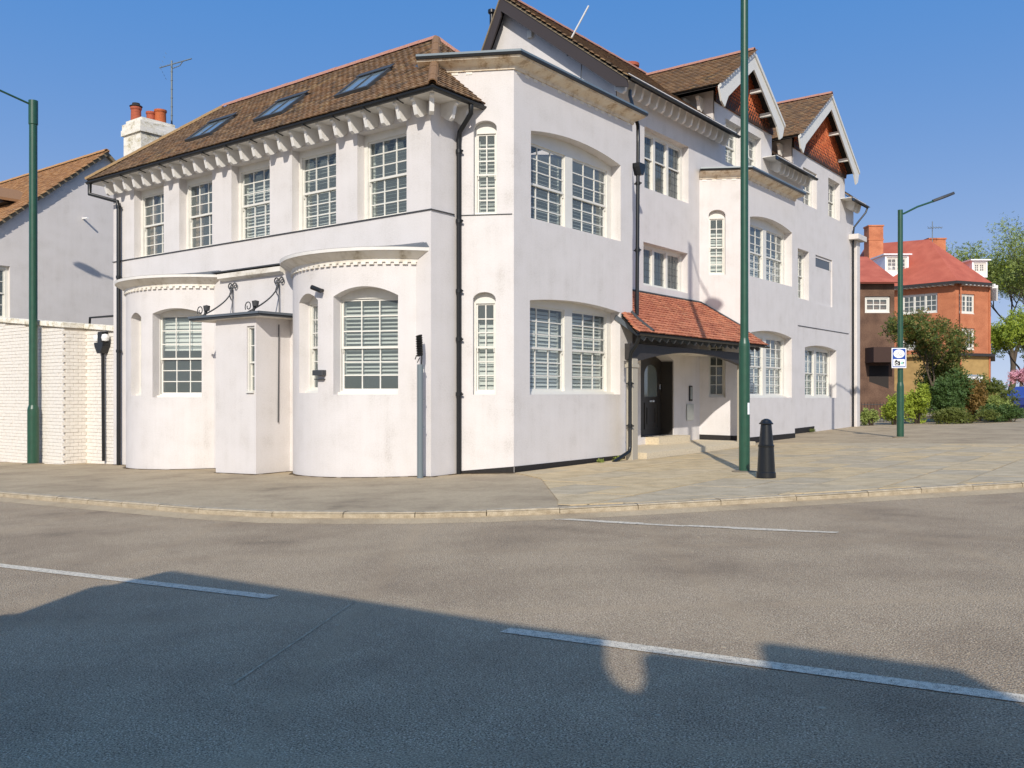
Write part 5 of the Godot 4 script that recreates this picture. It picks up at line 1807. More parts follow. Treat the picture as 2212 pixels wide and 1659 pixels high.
func antenna() -> void:
	var n := node("tv_antenna")
	tag(n, "tall television antenna on a jointed mast above the chimney stack", "antenna")
	var foot := plan(11.42, 1.95, 5.4)
	n.position = foot
	var up := 9.02 - 5.4
	var mb := MB.new()
	mb.tube([Vector3.ZERO, Vector3(0, up + 0.1, 0)], 0.026, 8)
	for k in 9:
		mb.lathe(Vector3(0, up - 0.2 - k * 0.24, 0), [Vector2(0.026, -0.02), Vector2(0.033, -0.01), Vector2(0.033, 0.01), Vector2(0.026, 0.02)], 8)
	add("mast", mb, M.grey_post, n)
	var d := Vector3(0.96, 0.17, 0.22).normalized()
	var s := d.cross(Vector3.UP).normalized()
	s = (s * 0.75 + Vector3(0.5, -0.35, 0)).normalized()
	mb = MB.new()
	mb.tube([Vector3(0, up, 0) - d * 0.38, Vector3(0, up, 0) + d * 0.62], 0.016, 6)
	mb.tube([Vector3(0, up - 0.12, 0), Vector3(0, up - 0.1, 0) + d * 0.25, Vector3(0, up, 0) + d * 0.35], 0.012, 6)
	add("boom", mb, M.grey_post, n)
	mb = MB.new()
	for k in 13:
		var c := Vector3(0, up + 0.01, 0) + d * (-0.26 + 0.07 * k)
		var l := 0.17 - 0.006 * k
		mb.tube([c - s * l, c + s * l], 0.006, 5)
	for k in 8:
		var c := Vector3(0, up, 0) - d * (0.36 - 0.05 * absf(k - 3.5)) + Vector3(0, (k - 3.5) * 0.1, 0)
		mb.tube([c - s * 0.24, c + s * 0.24], 0.006, 5)
	add("elements", mb, M.grey_post, n)
	# small white stick aerial on the gable
	n = node("stick_aerial")
	tag(n, "slim white stick aerial bracketed to the dark barge board of the gable", "aerial")
	n.position = plan(1.55, 6.6, 8.55)
	mb = MB.new()
	var lean := (-U * 0.75 + Vector3.UP * 0.85 - V * 0.1).normalized()
	mb.tube([Vector3.ZERO, lean * 1.15], 0.022, 8)
	add("stick", mb, M.plastic_white, n)
	mb = MB.new()
	mb.tube([Vector3(0, 0, 0), V * 0.15], 0.02, 6)
	mb.tube([lean * 0.1, lean * 0.1 - Vector3(0, 0.25, 0), lean * 0.1 - Vector3(0, 0.28, 0) - U * 0.45, lean * 0.1 - Vector3(0, 0.95, 0) - U * 0.4], 0.012, 6)
	add("bracket", mb, M.lead_dark, n)

# ---------------------------------------------------------------- left neighbours
func garden_wall() -> void:
	var n := node("garden_wall")
	tag(n, "tall white painted brick garden wall with brick coping beside the lamp", "wall")
	n.transform = Transform3D(Basis(U, Vector3.UP, V), Vector3(ORIGIN.x, EYE - 1.9, ORIGIN.z))
	lift = Vector3(0, 1.9, 0)
	rng.seed = 31
	# core, with the front length standing forward of the length next to the house
	var mb := MB.new()
	var top := func(s: float) -> float: return 1.62 + (s - 10.9) * 0.085
	for e in [[12.55, 21.0, -0.42], [10.93, 12.6, 0.13]]:
		mb.prism(PackedVector2Array([Vector2(e[0], -2.6), Vector2(e[1], -2.6), Vector2(e[1], top.call(e[1]) - 0.04), Vector2(e[0], top.call(e[0]) - 0.04)]), Transform3D(Basis(Vector3(1, 0, 0), Vector3.UP, Vector3(0, 0, 1)), Vector3(0, 0, e[2])), 0.62 if e[2] < 0 else 0.22)
	add("core", mb, M.painted_mortar, n)
	# bricks
	var bm := MB.new()
	bm.cbox(Vector3(-0.104, -0.041, -0.02), Vector3(0.104, 0.041, 0.02), 0.006)
	var mesh := bm.mesh(Vector3.ZERO)
	var list := []
	for e in [[12.58, 19.0, -0.42], [10.95, 12.54, 0.13]]:
		var j := 0
		var y := -2.0
		while y < 2.3:
			var s: float = e[0] + 0.104 + (0.109 if j % 2 else 0.0)
			while s < e[1]:
				if y < top.call(s) - 0.09:
					var dd := rng.randf_range(-0.005, 0.006)
					list.append(Transform3D(Basis(Vector3(0, 1, 0), rng.randfn(0, 0.012)) * Basis(Vector3(0, 0, 1), rng.randfn(0, 0.008)), Vector3(s, y, e[2] + 0.006 + dd)))
				s += 0.218
			y += 0.092
			j += 1
	var ey := -2.0
	var ej := 0
	while ey < top.call(12.55) - 0.09:
		for k in 3:
			list.append(Transform3D(Basis(Vector3(0, 1, 0), PI / 2 + rng.randfn(0, 0.012)), Vector3(12.556 + rng.randf_range(-0.005, 0.005), ey, -0.4 + 0.218 * k + (0.0 if ej % 2 else 0.1))))
		ey += 0.092
		ej += 1
	var eye := (n.transform.affine_inverse() * Vector3(0, EYE, 0)) - lift
	list.sort_custom(func(p, q): return eye.distance_squared_to(p.origin) < eye.distance_squared_to(q.origin))
	var seen := []
	var rest := []
	for x in list:
		var w: Vector3 = n.transform * (x.origin + lift)
		var ix := 1106.0 + 1960.0 * w.x / -w.z
		if seen.size() < 300 and ix > 0 and ix < 262 and w.y > -0.45 and not (x.origin.z > 0 and ix < 138):
			seen.append(x)
		else:
			rest.append(x)
	for x in seen:
		inst("brick", mesh, M.painted_brick, x, n)
	var mm := MultiMesh.new()
	mm.transform_format = MultiMesh.TRANSFORM_3D
	mm.mesh = mesh
	mm.instance_count = rest.size()
	for i in rest.size():
		mm.set_instance_transform(i, Transform3D(rest[i].basis, rest[i].origin + lift))
	var o2 := MultiMeshInstance3D.new()
	o2.name = "brickwork"
	o2.multimesh = mm
	o2.material_override = M.painted_brick
	o2.set_meta("kind", "stuff")
	n.add_child(o2, true)
	# coping: bricks on edge over a drip course
	for e in [[12.5, 20.0, -0.5, 0.3], [10.93, 12.49, 0.05, 0.4]]:
		var s: float = e[0]
		while s < e[1]:
			mb = MB.new()
			var y: float = top.call(s)
			mb.cbox(Vector3(s, y - 0.04, e[2]), Vector3(s + 0.095, y + 0.09 + rng.randf_range(-0.006, 0.006), e[3]), 0.01)
			add("coping_brick", mb, M.old_paint, n)
			s += 0.105
	# rainwater head and pipes
	mb = MB.new()
	mb.prism(PackedVector2Array([Vector2(-0.22, 0.08), Vector2(0.22, 0.08), Vector2(0.2, -0.02), Vector2(0.07, -0.2), Vector2(-0.07, -0.2), Vector2(-0.2, -0.02)]), Transform3D(Basis(Vector3(1, 0, 0), Vector3.UP, Vector3(0, 0, 1)), Vector3(11.47, 1.22, -0.1)), 0.22)
	mb.cbox(Vector3(11.37, 1.29, -0.08), Vector3(11.57, 1.58, 0.12), 0.02)
	add("hopper", mb, M.black_iron, n)
	for sd in [-1.0, 1.0]:
		mb = MB.new()
		mb.lathe(Vector3(11.47 + sd * 0.2, 1.42, -0.02), [Vector2(0, -0.1), Vector2(0.08, -0.08), Vector2(0.1, 0), Vector2(0.08, 0.08), Vector2(0, 0.1)], 14)
		add("globe", mb, M.plastic_white, n)
	mb = MB.new()
	mb.tube([Vector3(11.47, 1.05, 0.02), Vector3(11.47, -1.75, 0.04)], 0.042, 10)
	add("downpipe", mb, M.black_iron, n)
	mb = MB.new()
	mb.tube([Vector3(10.95, 2.0, 0.3), Vector3(12.75, 2.03, 0.35), Vector3(12.78, 1.75, 0.35)], 0.032, 8)
	add("rail", mb, M.black_iron, n)
	lift = Vector3.ZERO

func neighbour() -> void:
	var n := node("gabled_house")
	tag(n, "white rendered gabled house with an orange brown tiled roof behind the garden wall", "house")
	n.transform = Transform3D(Basis(U, Vector3.UP, V), Vector3(ORIGIN.x, EYE - 1.9, ORIGIN.z))
	lift = Vector3(0, 1.9, 0)
	rng.seed = 41
	var s0 := 17.5
	var tc := 3.33
	var ya := 7.8
	var m := 0.835
	var hw := 4.6
	# gable wall runs along t; outside is towards smaller s, so go from large t to small t
	var f := face(Vector3(s0, 0, tc + hw), Vector3(s0, 0, tc - hw))
	var h := {"a": tc + hw - 0.36, "b": tc + hw + 0.8, "y0": 2.2, "ys": 3.82, "rise": 0.0, "r": 0.12}
	var mb := MB.new()
	mb.xf = f
	mb.wall([Vector2(0, 0), Vector2(hw * 2, 0)], -2.6, [Vector2(0, ya - hw * m), Vector2(hw, ya), Vector2(hw * 2, ya - hw * m)], [h])
	mb.xf = face(Vector3(s0, 0, tc - hw), Vector3(s0 + 9, 0, tc - hw))
	mb.wall([Vector2(0, 0), Vector2(9, 0)], -2.6, ya - hw * m, [])
	mb.xf = face(Vector3(s0 + 9, 0, tc - hw), Vector3(s0 + 9, 0, tc + hw))
	mb.wall([Vector2(0, 0), Vector2(hw * 2, 0)], -2.6, [Vector2(0, ya - hw * m), Vector2(hw, ya), Vector2(hw * 2, ya - hw * m)], [])
	add("wall", mb, M.neighbour_render, n)
	window(n, f, h, {"lights": [[h.a + 0.1, h.b - 0.08]], "yb": 2.28, "yt": 3.72, "mid": 3.0, "ru": 2, "rl": 2, "cols": 3})
	var roof := node("roof", n)
	mb = MB.new()
	for d in [0.0, -0.07]:
		var o := Vector3(0, d, 0)
		for sd in [-1.0, 1.0]:
			mb.q(Vector3(s0 - 0.12, ya + 0.07, tc) + o, Vector3(s0 + 9.2, ya + 0.07, tc) + o, Vector3(s0 + 9.2, ya + 0.07 - (hw + 0.3) * m, tc + sd * (hw + 0.3)) + o, Vector3(s0 - 0.12, ya + 0.07 - (hw + 0.3) * m, tc + sd * (hw + 0.3)) + o, Vector3(0, 1, sd))
	add("roof_deck", mb, M.soot, roof)
	var an := atan(m)
	for k in 6:
		M["orange_tile_%d" % k] = mat("orange_tile_%d" % k, [col(190, 146, 102), col(178, 134, 94), col(200, 156, 110), col(186, 140, 94), col(168, 128, 92), col(206, 164, 116)][k], 0.95, M.tile_field.albedo_texture, 0.45)
	tiles(roof, Vector3(s0 - 0.14, ya + 0.08 - (hw + 0.3) * m, tc - hw - 0.3), Vector3(1, 0, 0), Vector3(0, sin(an), cos(an)), 8.5, 4.9 / cos(an), func(x: float, y: float) -> bool: return true, "orange", "roof_tile", 200, 0.2, 0.12, 43)
	ridge(roof, Vector3(s0 - 0.12, ya + 0.08, tc), Vector3(s0 + 9.0, ya + 0.08, tc), M.orange_tile_2)
	for sd in [-1.0, 1.0]:
		mb = MB.new()
		var segs := 26
		for k in segs:
			var x0 := float(k) / segs
			var x1 := float(k + 1) / segs
			var y0 := ya + 0.08 - (hw + 0.3) * m * x0
			var y1 := ya + 0.08 - (hw + 0.3) * m * x1
			var w := rng.randf_range(-0.015, 0.015)
			var g := Transform3D(Basis(Vector3(0, 0, sd), Vector3.UP, Vector3(1, 0, 0)), Vector3(s0 - 0.16 + w, 0, tc))
			mb.prism(PackedVector2Array([Vector2((hw + 0.3) * x0, y0 - 0.13 + w), Vector2((hw + 0.3) * x1, y1 - 0.13 + w), Vector2((hw + 0.3) * x1, y1 + 0.01), Vector2((hw + 0.3) * x0, y0 + 0.01)]), g, 0.17)
		add("verge", mb, M.verge_mortar, roof)
	# tiled hood of a roof light low on the slope
	mb = MB.new()
	mb.xf = Transform3D(Basis(), Vector3(s0 + 2.3, 6.1, 1.05))
	mb.prism(PackedVector2Array([Vector2(0, 0.55), Vector2(1.2, 0.0), Vector2(1.2, -0.08), Vector2(0, 0.45), Vector2(-1.2, -0.08), Vector2(-1.2, 0.0)]), Transform3D(Basis(Vector3(1, 0, 0), Vector3.UP, Vector3(0, 0, 1)), Vector3(0, 0, -0.5)), 1.1)
	add("gablet_roof", mb, M.orange_tile_4, n)
	mb = MB.new()
	mb.xf = Transform3D(Basis(), Vector3(s0 + 2.3, 6.1, 1.05))
	mb.prism(PackedVector2Array([Vector2(-1.0, -0.1), Vector2(1.0, -0.1), Vector2(0, 0.42)]), Transform3D(Basis(Vector3(1, 0, 0), Vector3.UP, Vector3(0, 0, 1)), Vector3(0, 0, -0.3)), 0.8)
	add("gablet", mb, M.soot, n)
	# stub of a white overflow pipe
	mb = MB.new()
	mb.tube([Vector3(s0, 5.6, 2.6), Vector3(s0 - 0.3, 5.58, 2.6)], 0.03, 8)
	add("overflow_pipe", mb, M.plastic_white, n)
	lift = Vector3.ZERO

# ---------------------------------------------------------------- planting
func leaf_cloud(parent: Node3D, called: String, blobs: Array, count: int, size: float, m: Material, seedn: int, flat := 0.0) -> void:
	rng.seed = seedn
	var mb := MB.new()
	# a small sprig of three bent leaves
	for k in 3:
		var a := TAU * k / 3.0
		var d := Vector3(cos(a), 0.25, sin(a))
		var w := Vector3(-sin(a), 0, cos(a)) * 0.34
		mb.q(Vector3.ZERO, d * 0.55 + w, d, d * 0.55 - w, Vector3.UP)
	var mm := MultiMesh.new()
	mm.transform_format = MultiMesh.TRANSFORM_3D
	mm.mesh = mb.mesh(Vector3.ZERO)
	mm.instance_count = count
	var total := 0.0
	for b in blobs:
		total += pow(b[1].x * b[1].y * b[1].z, 0.67)
	for i in count:
		var pick := rng.randf() * total
		var bl: Array = blobs[0]
		for b in blobs:
			pick -= pow(b[1].x * b[1].y * b[1].z, 0.67)
			if pick <= 0.0:
				bl = b
				break
		var d := Vector3(rng.randfn(), rng.randfn(), rng.randfn()).normalized() * pow(rng.randf(), 0.45)
		var bs := Basis.from_euler(Vector3(rng.randf_range(-1.2, 1.2), rng.randf() * TAU, rng.randf_range(-1.2, 1.2))).scaled(Vector3.ONE * size * rng.randf_range(0.6, 1.3))
		mm.set_instance_transform(i, Transform3D(bs, bl[0] + d * bl[1]))
	var o := MultiMeshInstance3D.new()
	o.name = uniq(parent, called)
	o.multimesh = mm
	o.material_override = m
	o.set_meta("kind", "stuff")
	parent.add_child(o, true)

func branches(mb: MB, p: Vector3, d: Vector3, l: float, r: float, depth: int, tips: Array, spread := 0.5, up := 0.15) -> void:
	var pts := [p]
	var rad := [r]
	var dd := d
	var q := p
	for k in 3:
		dd = (dd + Vector3(rng.randfn(0, 0.12), rng.randfn(0.04, 0.08), rng.randfn(0, 0.12))).normalized()
		q += dd * l / 3.0
		pts.append(q)
		rad.append(r * (1.0 - 0.15 * (k + 1)))
	mb.tube(pts, rad, 6 if depth > 2 else 4, false)
	if depth == 0:
		tips.append(q)
		return
	var n := 3 if depth > 1 else 4
	for k in n:
		var side := Vector3(rng.randfn(), rng.randfn(), rng.randfn()).normalized()
		var nd := (dd + side * spread + Vector3.UP * up).normalized()
		branches(mb, pts[2 if k == 0 else 3], nd, l * rng.randf_range(0.62, 0.82), r * 0.56, depth - 1, tips, spread, up)

func tree(called: String, label: String, foot: Vector3, height: float, trunk_r: float, depth: int, leaves: Array, seedn: int, spread := 0.5, bark := "bark") -> void:
	var n := node(called)
	tag(n, label, "tree", "twiggy trees behind the brick house" if called == "bare_tree" else "")
	n.position = foot
	rng.seed = seedn
	var mb := MB.new()
	var tips := []
	branches(mb, Vector3(0, -0.2, 0), Vector3.UP, height * 0.38, trunk_r, depth, tips, spread)
	add("trunk", mb, M[bark], n)
	var k := 0
	for l in leaves:
		var blobs := []
		for t in tips:
			blobs.append([t, Vector3.ONE * l[2]])
		leaf_cloud(n, "crown", blobs, l[1], l[3], M[l[0]], seedn + 5 + k)
		k += 1

func shrub(label: String, foot: Vector3, size: Vector3, count: int, leaf: float, m: String, seedn: int) -> void:
	var n := node("shrub")
	tag(n, label, "shrub", "shrubs around the brick houses")
	n.position = foot
	rng.seed = seedn
	var mb := MB.new()
	var blobs := []
	for k in 9:
		var a := rng.randf() * TAU
		var p := Vector3(cos(a) * size.x * rng.randf() * 0.7, size.y * rng.randf_range(0.3, 0.8), sin(a) * size.z * rng.randf() * 0.7)
		blobs.append([p, Vector3(size.x, size.y, size.z) * rng.randf_range(0.28, 0.45)])
		mb.tube([Vector3(p.x * 0.15, -0.1, p.z * 0.15), Vector3(p.x * 0.5, p.y * 0.5, p.z * 0.5), p], [0.03, 0.02, 0.01], 5)
	add("stem", mb, M.bark_dark, n)
	leaf_cloud(n, "foliage", blobs, count, leaf, M[m], seedn + 3)

# ---------------------------------------------------------------- far right
func flat_window(n: Node3D, f: Transform3D, h: Dictionary, lights: int, cols: int, rows: int) -> void:
	var ls := []
	var w: float = (h.b - h.a - 0.16) / lights
	for k in lights:
		ls.append([h.a + 0.1 + w * k, h.a + 0.1 + w * (k + 1) - 0.04])
	window(n, f, h, {"lights": ls, "yb": h.y0 + 0.14, "yt": h.ys - 0.12, "rows": rows, "cols": cols, "stile": 0.07, "bar": 0.05})

func brick_house() -> void:
	var n := node("brick_house")
	tag(n, "orange red brick house with a hipped red roof and white framed windows", "house")
	var base := on_ground(34.0, 72.0)
	n.position = Vector3(34.0, base.y, -72.0)
	lift = -n.position
	rng.seed = 61
	var y_eave := 8.69 + EYE
	var K := [wp(29.15, 75.98, 0), wp(34.36, 70.0, 0), wp(37.9, 71.6, 0), wp(43.6, 82.3, 0)]
	var inward := Vector3(0.3, 0, -0.95)
	var W := []
	for k in K:
		W.append(k + inward * 0.8)
	W[0] = K[0] + inward * 0.8 - (K[1] - K[0]).normalized() * 2.0
	var yb := base.y - 0.5
	var cream_top := 3.0 + EYE
	var at := func(f: Transform3D, x: float) -> float:
		# where a pixel column crosses the face
		var d := Vector3((x - 1106.0) / 1960.0, 0, -1)
		var nn := f.basis.z
		var k := nn.dot(f.origin) / nn.dot(d)
		return (d * k - f.origin).dot(f.basis.x)
	var rows := [[635.0, 678.0, 72.8], [709.0, 756.0, 72.8]]
	# three faces, each from right to left as seen from the street
	for e in [[1, 0, [[1948.0, 2025.0, 3]], 3], [2, 1, [[2073.0, 2106.0, 2]], 2], [3, 2, [[2131.0, 2141.0, 1]], 1]]:
		var f := face(W[e[0]], W[e[1]])
		var l: float = (W[e[1]] - W[e[0]]).length()
		var holes := []
		for w in e[2]:
			var a: float = at.call(f, w[1])
			var b: float = at.call(f, w[0])
			for r in rows:
				var dist: float = -(f.origin + f.basis.x * (a + b) * 0.5).z
				var lift_px: float = -8.0 if e[0] == 2 else 0.0
				holes.append({"a": clampf(a, 0.1, l - 0.2), "b": clampf(b, 0.3, l - 0.1), "y0": (849.0 - r[1] - lift_px * 0.0) / 1960.0 * dist + EYE, "ys": (849.0 - r[0]) / 1960.0 * dist + EYE, "rise": 0.0, "r": 0.12})
		var mb := MB.new()
		mb.xf = f
		mb.wall([Vector2(0, 0), Vector2(l, 0)], cream_top, y_eave + 0.05, holes)
		add("brick_wall", mb, M.red_brick, n)
		mb = MB.new()
		mb.xf = f
		mb.wall([Vector2(0, 0), Vector2(l, 0)], yb, cream_top, [{"a": 0.5, "b": minf(2.6, l - 0.4), "y0": base.y, "ys": base.y + 2.4, "rise": 0.0, "r": 0.25}] if e[0] != 3 else [])
		add("shop_front", mb, M.cream_stone, n)
		mb = MB.new()
		mb.xf = f
		mb.box(Vector3(-0.1, cream_top - 0.1, -0.35), Vector3(l + 0.1, cream_top + 0.12, 0.0))
		add("band", mb, M.dark_beam if e[0] != 1 else M.cream_stone, n)
		if e[0] != 3:
			mb = MB.new()
			mb.xf = f
			mb.box(Vector3(0.55, base.y, 0.2), Vector3(minf(2.55, l - 0.45), base.y + 2.35, 0.24))
			add("garage_door", mb, M.sign_white, n)
		for h in holes:
			flat_window(n, f, h, e[3], 2, 3)
		mb = MB.new()
		mb.xf = f
		mb.box(Vector3(0.4, cream_top, 1.2), Vector3(l - 0.4, y_eave - 0.1, 1.3))
		add("inner_wall", mb, M.room, n)
		# dentil brackets under the eaves
		var cnt := int(l / 0.45)
		for k in cnt:
			mb = MB.new()
			mb.xf = f
			mb.box(Vector3(k * 0.45 + 0.1, y_eave - 0.28, -0.55), Vector3(k * 0.45 + 0.28, y_eave - 0.05, 0.0))
			add("eaves_block", mb, M.plastic_white, n)
	# quoin strip on the near corner
	var mb := MB.new()
	mb.tube([Vector3(W[1].x + 0.35, yb, W[1].z + 0.1), Vector3(W[1].x + 0.35, y_eave, W[1].z + 0.1)], 0.06, 8)
	mb.tube([Vector3(W[2].x - 0.1, yb, W[2].z + 0.1), Vector3(W[2].x - 0.1, y_eave, W[2].z + 0.1)], 0.06, 8)
	add("downpipe", mb, M.red_brick, n)
	# roof
	var R0 := px(1880, 527, 82)
	var R1 := px(2006, 517, 77)
	var EV := []
	for k in K:
		EV.append(Vector3(k.x, y_eave, k.z))
	EV[0] -= (K[1] - K[0]).normalized() * 2.0
	mb = MB.new()
	mb.q(EV[0], EV[1], R1, R0, Vector3(0, 1, 1))
	mb.t3(EV[1], EV[2], R1, Vector3(0, 1, 1))
	mb.t3(EV[2], EV[3], R1, Vector3(1, 1, 0))
	mb.q(EV[3], EV[3] + Vector3(-12, 0, -6), R0 + Vector3(0, 0, -1), R1, Vector3(0, 1, -1))
	mb.q(EV[0], R0, R0 + Vector3(0, 0, -1), EV[3] + Vector3(-12, 0, -6), Vector3(-1, 1, 0))
	add("roof", mb, M.far_roof, n)
	mb = MB.new()
	for i in 3:
		var a: Vector3 = EV[i]
		var b: Vector3 = EV[i + 1]
		mb.q(a, b, b - Vector3(0, 0.22, 0), a - Vector3(0, 0.22, 0))
		mb.q(a - Vector3(0, 0.22, 0), b - Vector3(0, 0.22, 0), Vector3(W[i + 1].x, y_eave - 0.04, W[i + 1].z), Vector3(W[i].x, y_eave - 0.04, W[i].z), Vector3.DOWN)
	add("eaves", mb, M.dark_beam, n)
	# chimneys
	for c in [[1877.0, 1908.0, 486.0, 78.0], [2006.0, 2043.0, 514.0, 81.0]]:
		var d: float = c[3]
		var p0 := px(c[0], c[2], d)
		var p1 := px(c[1], c[2], d)
		mb = MB.new()
		mb.box(Vector3(p0.x, 11.0, p0.z), Vector3(p1.x, p0.y - 0.12, p0.z - 1.1))
		mb.box(Vector3(p0.x - 0.06, p0.y - 0.119, p0.z + 0.06), Vector3(p1.x + 0.06, p0.y, p0.z - 1.16))
		mb.box(Vector3(p0.x - 0.04, p0.y - 1.3, p0.z + 0.04), Vector3(p1.x + 0.04, p0.y - 1.18, p0.z - 1.14))
		add("chimney", mb, M.red_brick, n)
	# dormers
	for c in [[1912.0, 1963.0, 551.0, 592.0, 75.0, 2], [2100.0, 2133.0, 563.0, 594.0, 76.0, 2]]:
		var d: float = c[4]
		var a := px(c[1], c[3], d)
		var b := px(c[0], c[3], d)
		var t := px(c[0], c[2], d)
		var f := face(a, b)
		var l := (b - a).length()
		var h := {"a": 0.12, "b": l - 0.12, "y0": a.y + 0.15, "ys": t.y - 0.15, "rise": 0.0, "r": 0.1}
		mb = MB.new()
		mb.xf = f
		mb.wall([Vector2(0, 0), Vector2(l, 0)], a.y - 0.2, t.y, [h])
		mb.box(Vector3(-0.2, t.y, -0.2), Vector3(l + 0.2, t.y + 0.1, 4.0))
		mb.box(Vector3(0, a.y - 0.2, 0.001), Vector3(0.06, t.y, 3.9))
		mb.box(Vector3(l - 0.06, a.y - 0.2, 0.001), Vector3(l, t.y, 3.9))
		mb.box(Vector3(0.06, a.y - 0.2, 0.8), Vector3(l - 0.06, t.y, 0.85))
		add("dormer", mb, M.sign_white, n)
		flat_window(n, f, h, c[5], 2, 3)
	lift = Vector3.ZERO
	# its aerial
	var an := node("house_aerial")
	tag(an, "thin grey aerial standing beside the brick house chimney", "aerial")
	an.position = px(2014, 520, 80)
	mb = MB.new()
	mb.tube([Vector3(0, -0.5, 0), Vector3(0, 1.7, 0)], 0.035, 6)
	mb.tube([Vector3(-0.4, 1.1, 0), Vector3(0.9, 1.2, 0)], 0.03, 6)
	for k in 5:
		mb.tube([Vector3(-0.3 + 0.25 * k, 1.0, 0.3), Vector3(-0.3 + 0.25 * k, 1.3, -0.3)], 0.02, 5)
	add("rod", mb, M.grey_post, an)

func brown_annex() -> void:
	var n := node("brown_brick_building")
	tag(n, "dark brown brick building with a timber canopy squeezed beside the white corner building", "building")
	var base := on_ground(21.0, 54.0)
	n.position = base
	lift = -base
	var d := 54.0
	var a := px(1932, 850, d)
	var b := px(1820, 850, d)
	var f := face(a, b)
	var l := (b - a).length()
	var top := px(1900, 612, d).y
	var h := {"a": 0.25, "b": 1.75, "y0": px(0, 676, d).y, "ys": px(0, 640, d).y, "rise": 0.0, "r": 0.12}
	var mb := MB.new()
	mb.xf = f
	mb.wall([Vector2(0, 0), Vector2(l, 0)], base.y - 0.5, top, [h])
	mb.box(Vector3(0.001, base.y - 0.5, 0.3), Vector3(l, top - 0.02, 8.0))
	add("wall", mb, M.brown_brick, n)
	mb = MB.new()
	mb.xf = f
	mb.prism(PackedVector2Array([Vector2(0, 0), Vector2(4.6, 2.1), Vector2(4.6, 2.25), Vector2(-0.4, 0.0)]), Transform3D(Basis(Vector3(0, 0, 1), Vector3.UP, Vector3(-1, 0, 0)), Vector3(l + 0.1, top, -0.2)), -l - 0.2 if false else l + 0.2)
	add("roof", mb, M.far_roof, n)
	flat_window(n, f, h, 1, 3, 2)
	mb = MB.new()
	mb.xf = f
	mb.box(Vector3(0.25, px(0, 784, d).y, -1.3), Vector3(1.75, px(0, 752, d).y, -0.02))
	add("canopy", mb, M.dark_timber, n)
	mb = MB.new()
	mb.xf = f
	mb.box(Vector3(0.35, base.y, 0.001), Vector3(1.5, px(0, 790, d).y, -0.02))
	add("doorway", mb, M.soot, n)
	mb = MB.new()
	mb.xf = f
	mb.prism(PackedVector2Array([Vector2(-0.4, base.y - 0.3), Vector2(3.2, base.y - 0.3), Vector2(3.2, base.y + 2.2), Vector2(-0.4, base.y + 0.9)]), Transform3D(Basis(Vector3(1, 0, 0), Vector3.UP, Vector3(0, 0, -1)), Vector3(0, 0, -2.2)), 0.25)
	add("sloping_wall", mb, M.brown_brick, n)
	lift = Vector3.ZERO

